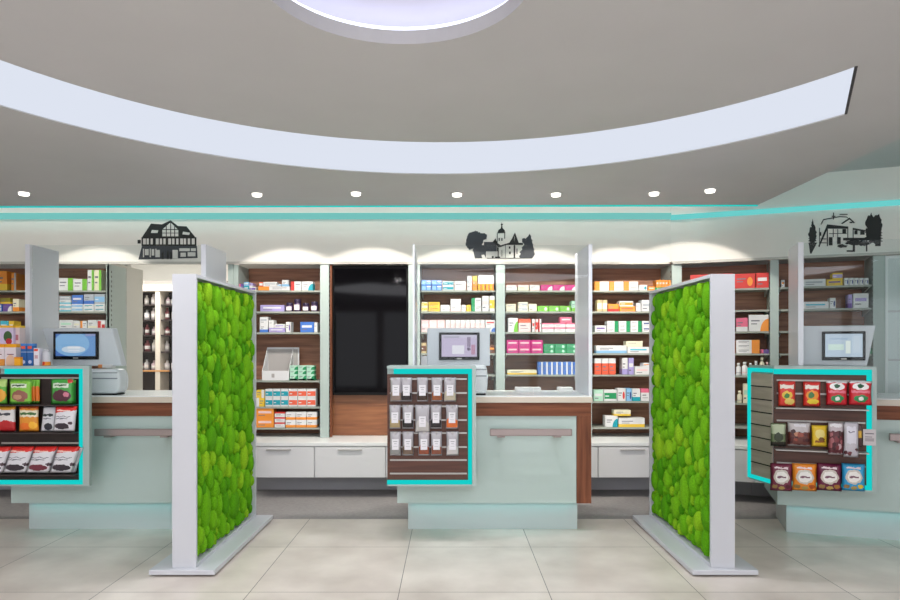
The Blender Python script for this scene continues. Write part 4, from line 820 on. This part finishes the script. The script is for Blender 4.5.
P += [('k', [(440, 372), (490, 250), (605, 262), (605, 270), (498, 262), (446, 378)]), R('k', 488, 256, 494, 372), R('k', 445, 270, 449, 376), ('k', [(568, 244), (616, 212), (646, 240), (640, 244), (616, 222), (576, 248)]), ('k', [(455, 250), (468, 222), (472, 222), (460, 250)]),
      R('k', 494, 262, 604, 274), R('k', 500, 300, 600, 303), R('k', 500, 322, 520, 368), R('k', 546, 322, 566, 360), R('k', 576, 276, 596, 302), R('k', 522, 276, 526, 322), R('k', 548, 276, 551, 322), R('k', 604, 262, 608, 330), R('k', 634, 270, 638, 330),
      ('k', [(634, 270), (712, 284), (712, 292), (634, 280)]), R('k', 644, 284, 660, 306), R('k', 676, 288, 700, 308), R('k', 580, 326, 720, 340), R('k', 523, 184, 528, 222), R('k', 516, 202, 536, 207), R('k', 560, 192, 604, 196), R('k', 616, 236, 632, 243),
      blob('k', 640, 352, 48, 16, 22, .3, 9), blob('k', 575, 372, 26, 9, 16, .3, 10), blob('k', 690, 356, 36, 14, 20, .3, 11), R('k', 634, 350, 646, 400), R('k', 600, 396, 646, 404), R('k', 452, 330, 486, 334), R('k', 452, 352, 486, 356), R('k', 446, 294, 456, 314), R('k', 760, 336, 790, 372)]
decal(WR, P, 'black picture of a mansion between spruces on the fascia above right counter', 740, 180, 5.625)

# pale glass cabinet at the right picture edge
t = empty('glass_cabinet', 'tall pale glass-fronted cabinet at the right picture edge', 'cabinet', WR.W(0, 0), -WR.a)
boxobj('carcass', 1.9, 3.2, .012, .38, 0, 2.33, pmat('pale_cabinet', (244, 250, 250), .4), t)
for z in (.9, 1.35, 1.8): boxobj('shelf', 1.92, 3.18, .004, .0115, z, z+.02, WHITE, t)
boxobj('glass_door', 1.92, 3.18, -.006, .003, .5, 2.3, GLASS, t)

# ------------------------------------------------------------------ downlights and lamps
dl = [(24, 192), (257, 193), (356, 192), (457, 193), (556, 193), (654, 192), (710, 189)]
NM = ['leftmost of the ceiling spots, beyond the left counter', 'ceiling spot above the left moss screen', 'ceiling spot in front of the black display', 'ceiling spot above the church picture', 'ceiling spot just right of the church picture', 'ceiling spot above the right moss screen', 'rightmost ceiling spot, near the corner of the ceiling edge']
for i, (x, y) in enumerate(dl):
    d = F*(ZC-H)/(HY-y); X = (x-HX)*d/F
    t = empty('downlight', 'small round '+NM[i], 'ceiling light', (X, d, ZC), 0, 'row of small ceiling spots')
    bm = bmesh.new(); lathe(bm, [(.03, -.006), (.055, -.008), (.058, -.0005), (.03, -.0004)], 20); obj('trim_ring', bm, pmat('ring_grey', (190, 190, 190), .4), t)
    bm = bmesh.new(); lathe(bm, [(.034, -.03), (.04, -.026), (.042, -.007), (.034, -.0065)], 18); o = obj('spot_head', bm, LAMP, t)
    l = bpy.data.lights.new('spot', 'SPOT'); l.energy = 66; l.color = (1, .93, .84); l.spot_size = math.radians(78); l.spot_blend = .14; l.shadow_soft_size = .03
    o = bpy.data.objects.new('spot', l); C.objects.link(o); o.location = (X, d+.02, ZC-.05)
    tgt = Vector((X+ (0 if i < 6 else .25), 6.85, ZC-.05-1.42)); o.rotation_euler = (tgt-o.location).to_track_quat('-Z', 'Y').to_euler()
for i, (X, d) in enumerate(((-2.5, 1.5), (-1.0, 1.1), (.9, 1.1), (2.4, 1.5), (-4.4, 2.4), (4.3, 2.4))):  # unseen downlights added to brighten the floor and base plates
    t = empty('downlight', 'unseen ceiling downlight added to brighten the shop floor, %s from left' % NUM[(4, 5, 0, 1, 2, 3)[i] if 0 else i], 'ceiling light', (X, d, ZC), 0, 'added shop floor downlights')
    bm = bmesh.new(); lathe(bm, [(.06, -.006), (.085, -.008), (.088, -.0005), (.06, -.0004)], 20); obj('trim_ring', bm, MC['ring_grey'], t)
    bm = bmesh.new(); lathe(bm, [(.05, -.012), (.055, -.01), (.055, -.006), (.05, -.0005)], 18); obj('lens', bm, LAMP, t)
    l = bpy.data.lights.new('floor_fill_spot', 'SPOT'); l.energy = 11; l.color = (1, .98, .96); l.spot_size = math.radians(120); l.spot_blend = .7; l.shadow_soft_size = 0
    o = bpy.data.objects.new('floor_fill_spot', l); C.objects.link(o); o.location = (X, d, ZC-.03); o.rotation_euler = (math.radians(34), 0, 0)
for i in range(9):      # output of the curved light band
    p, q = arc_out[3+i*6], arc_in[3+i*6]
    l = bpy.data.lights.new('arc_light', 'SPOT'); l.energy = 26; l.color = (.97, .98, 1); l.spot_size = math.radians(165); l.spot_blend = 1; l.shadow_soft_size = 0
    o = bpy.data.objects.new('arc_light', l); C.objects.link(o); o.location = ((p[0]+q[0])/2, (p[1]+q[1])/2, ZC-.01)
def area(name, loc, rot, sx, sy, e, col):
    l = bpy.data.lights.new(name, 'AREA'); l.shape = 'RECTANGLE'; l.size = sx; l.size_y = sy; l.energy = e; l.color = col
    o = bpy.data.objects.new(name, l); C.objects.link(o); o.location = loc; o.rotation_euler = rot; return o
area('storeroom_lamp', (-4.2, 8.9, 3.1), (0, 0, 0), 1.5, 1, 120, (1, .96, .9))
area('cove_led', (-1.8, 6.02, ZC+.12), (math.radians(90), 0, 0), 9.2, .02, 4.5, (.1, .9, .9))
area('fascia_fill', (-1.8, 6.5, ZU-.03), (math.radians(12), 0, 0), 8.6, .08, 13, (1, .92, .85))  # warm lamp added in the ceiling gap to brighten the fascia
area('cove_led_side', (3.0, 4.2, ZC+.12), (math.radians(90), 0, math.radians(-90)), 3.6, .02, 3, (.1, .9, .9))
area('daylight_fill', (0, YB-.3, 1.5), (math.radians(90), 0, 0), 12, 2.4, 170, (.97, .98, 1))  # area lamp added outside the unseen shop front to fill the room
w = bpy.data.worlds.new('world'); bpy.context.scene.world = w; w.use_nodes = True
w.node_tree.nodes['Background'].inputs[0].default_value = (.8, .88, 1, 1); w.node_tree.nodes['Background'].inputs[1].default_value = .6

# ------------------------------------------------------------------ camera
cd = bpy.data.cameras.new('camera'); cam = bpy.data.objects.new('camera', cd); C.objects.link(cam)
cam.location = (0, 0, H); cam.rotation_euler = (math.radians(90), 0, 0); cd.lens = 36*F/900; cd.sensor_width = 36
cd.shift_y = (HY-300)/900.0; cd.clip_start = .05
sc = bpy.context.scene; sc.camera = cam
sc.view_settings.view_transform = 'Standard'; sc.view_settings.look = 'None'; sc.view_settings.exposure = 0; sc.view_settings.gamma = 1
try: sc.view_settings.use_curve_mapping = False
except Exception: pass
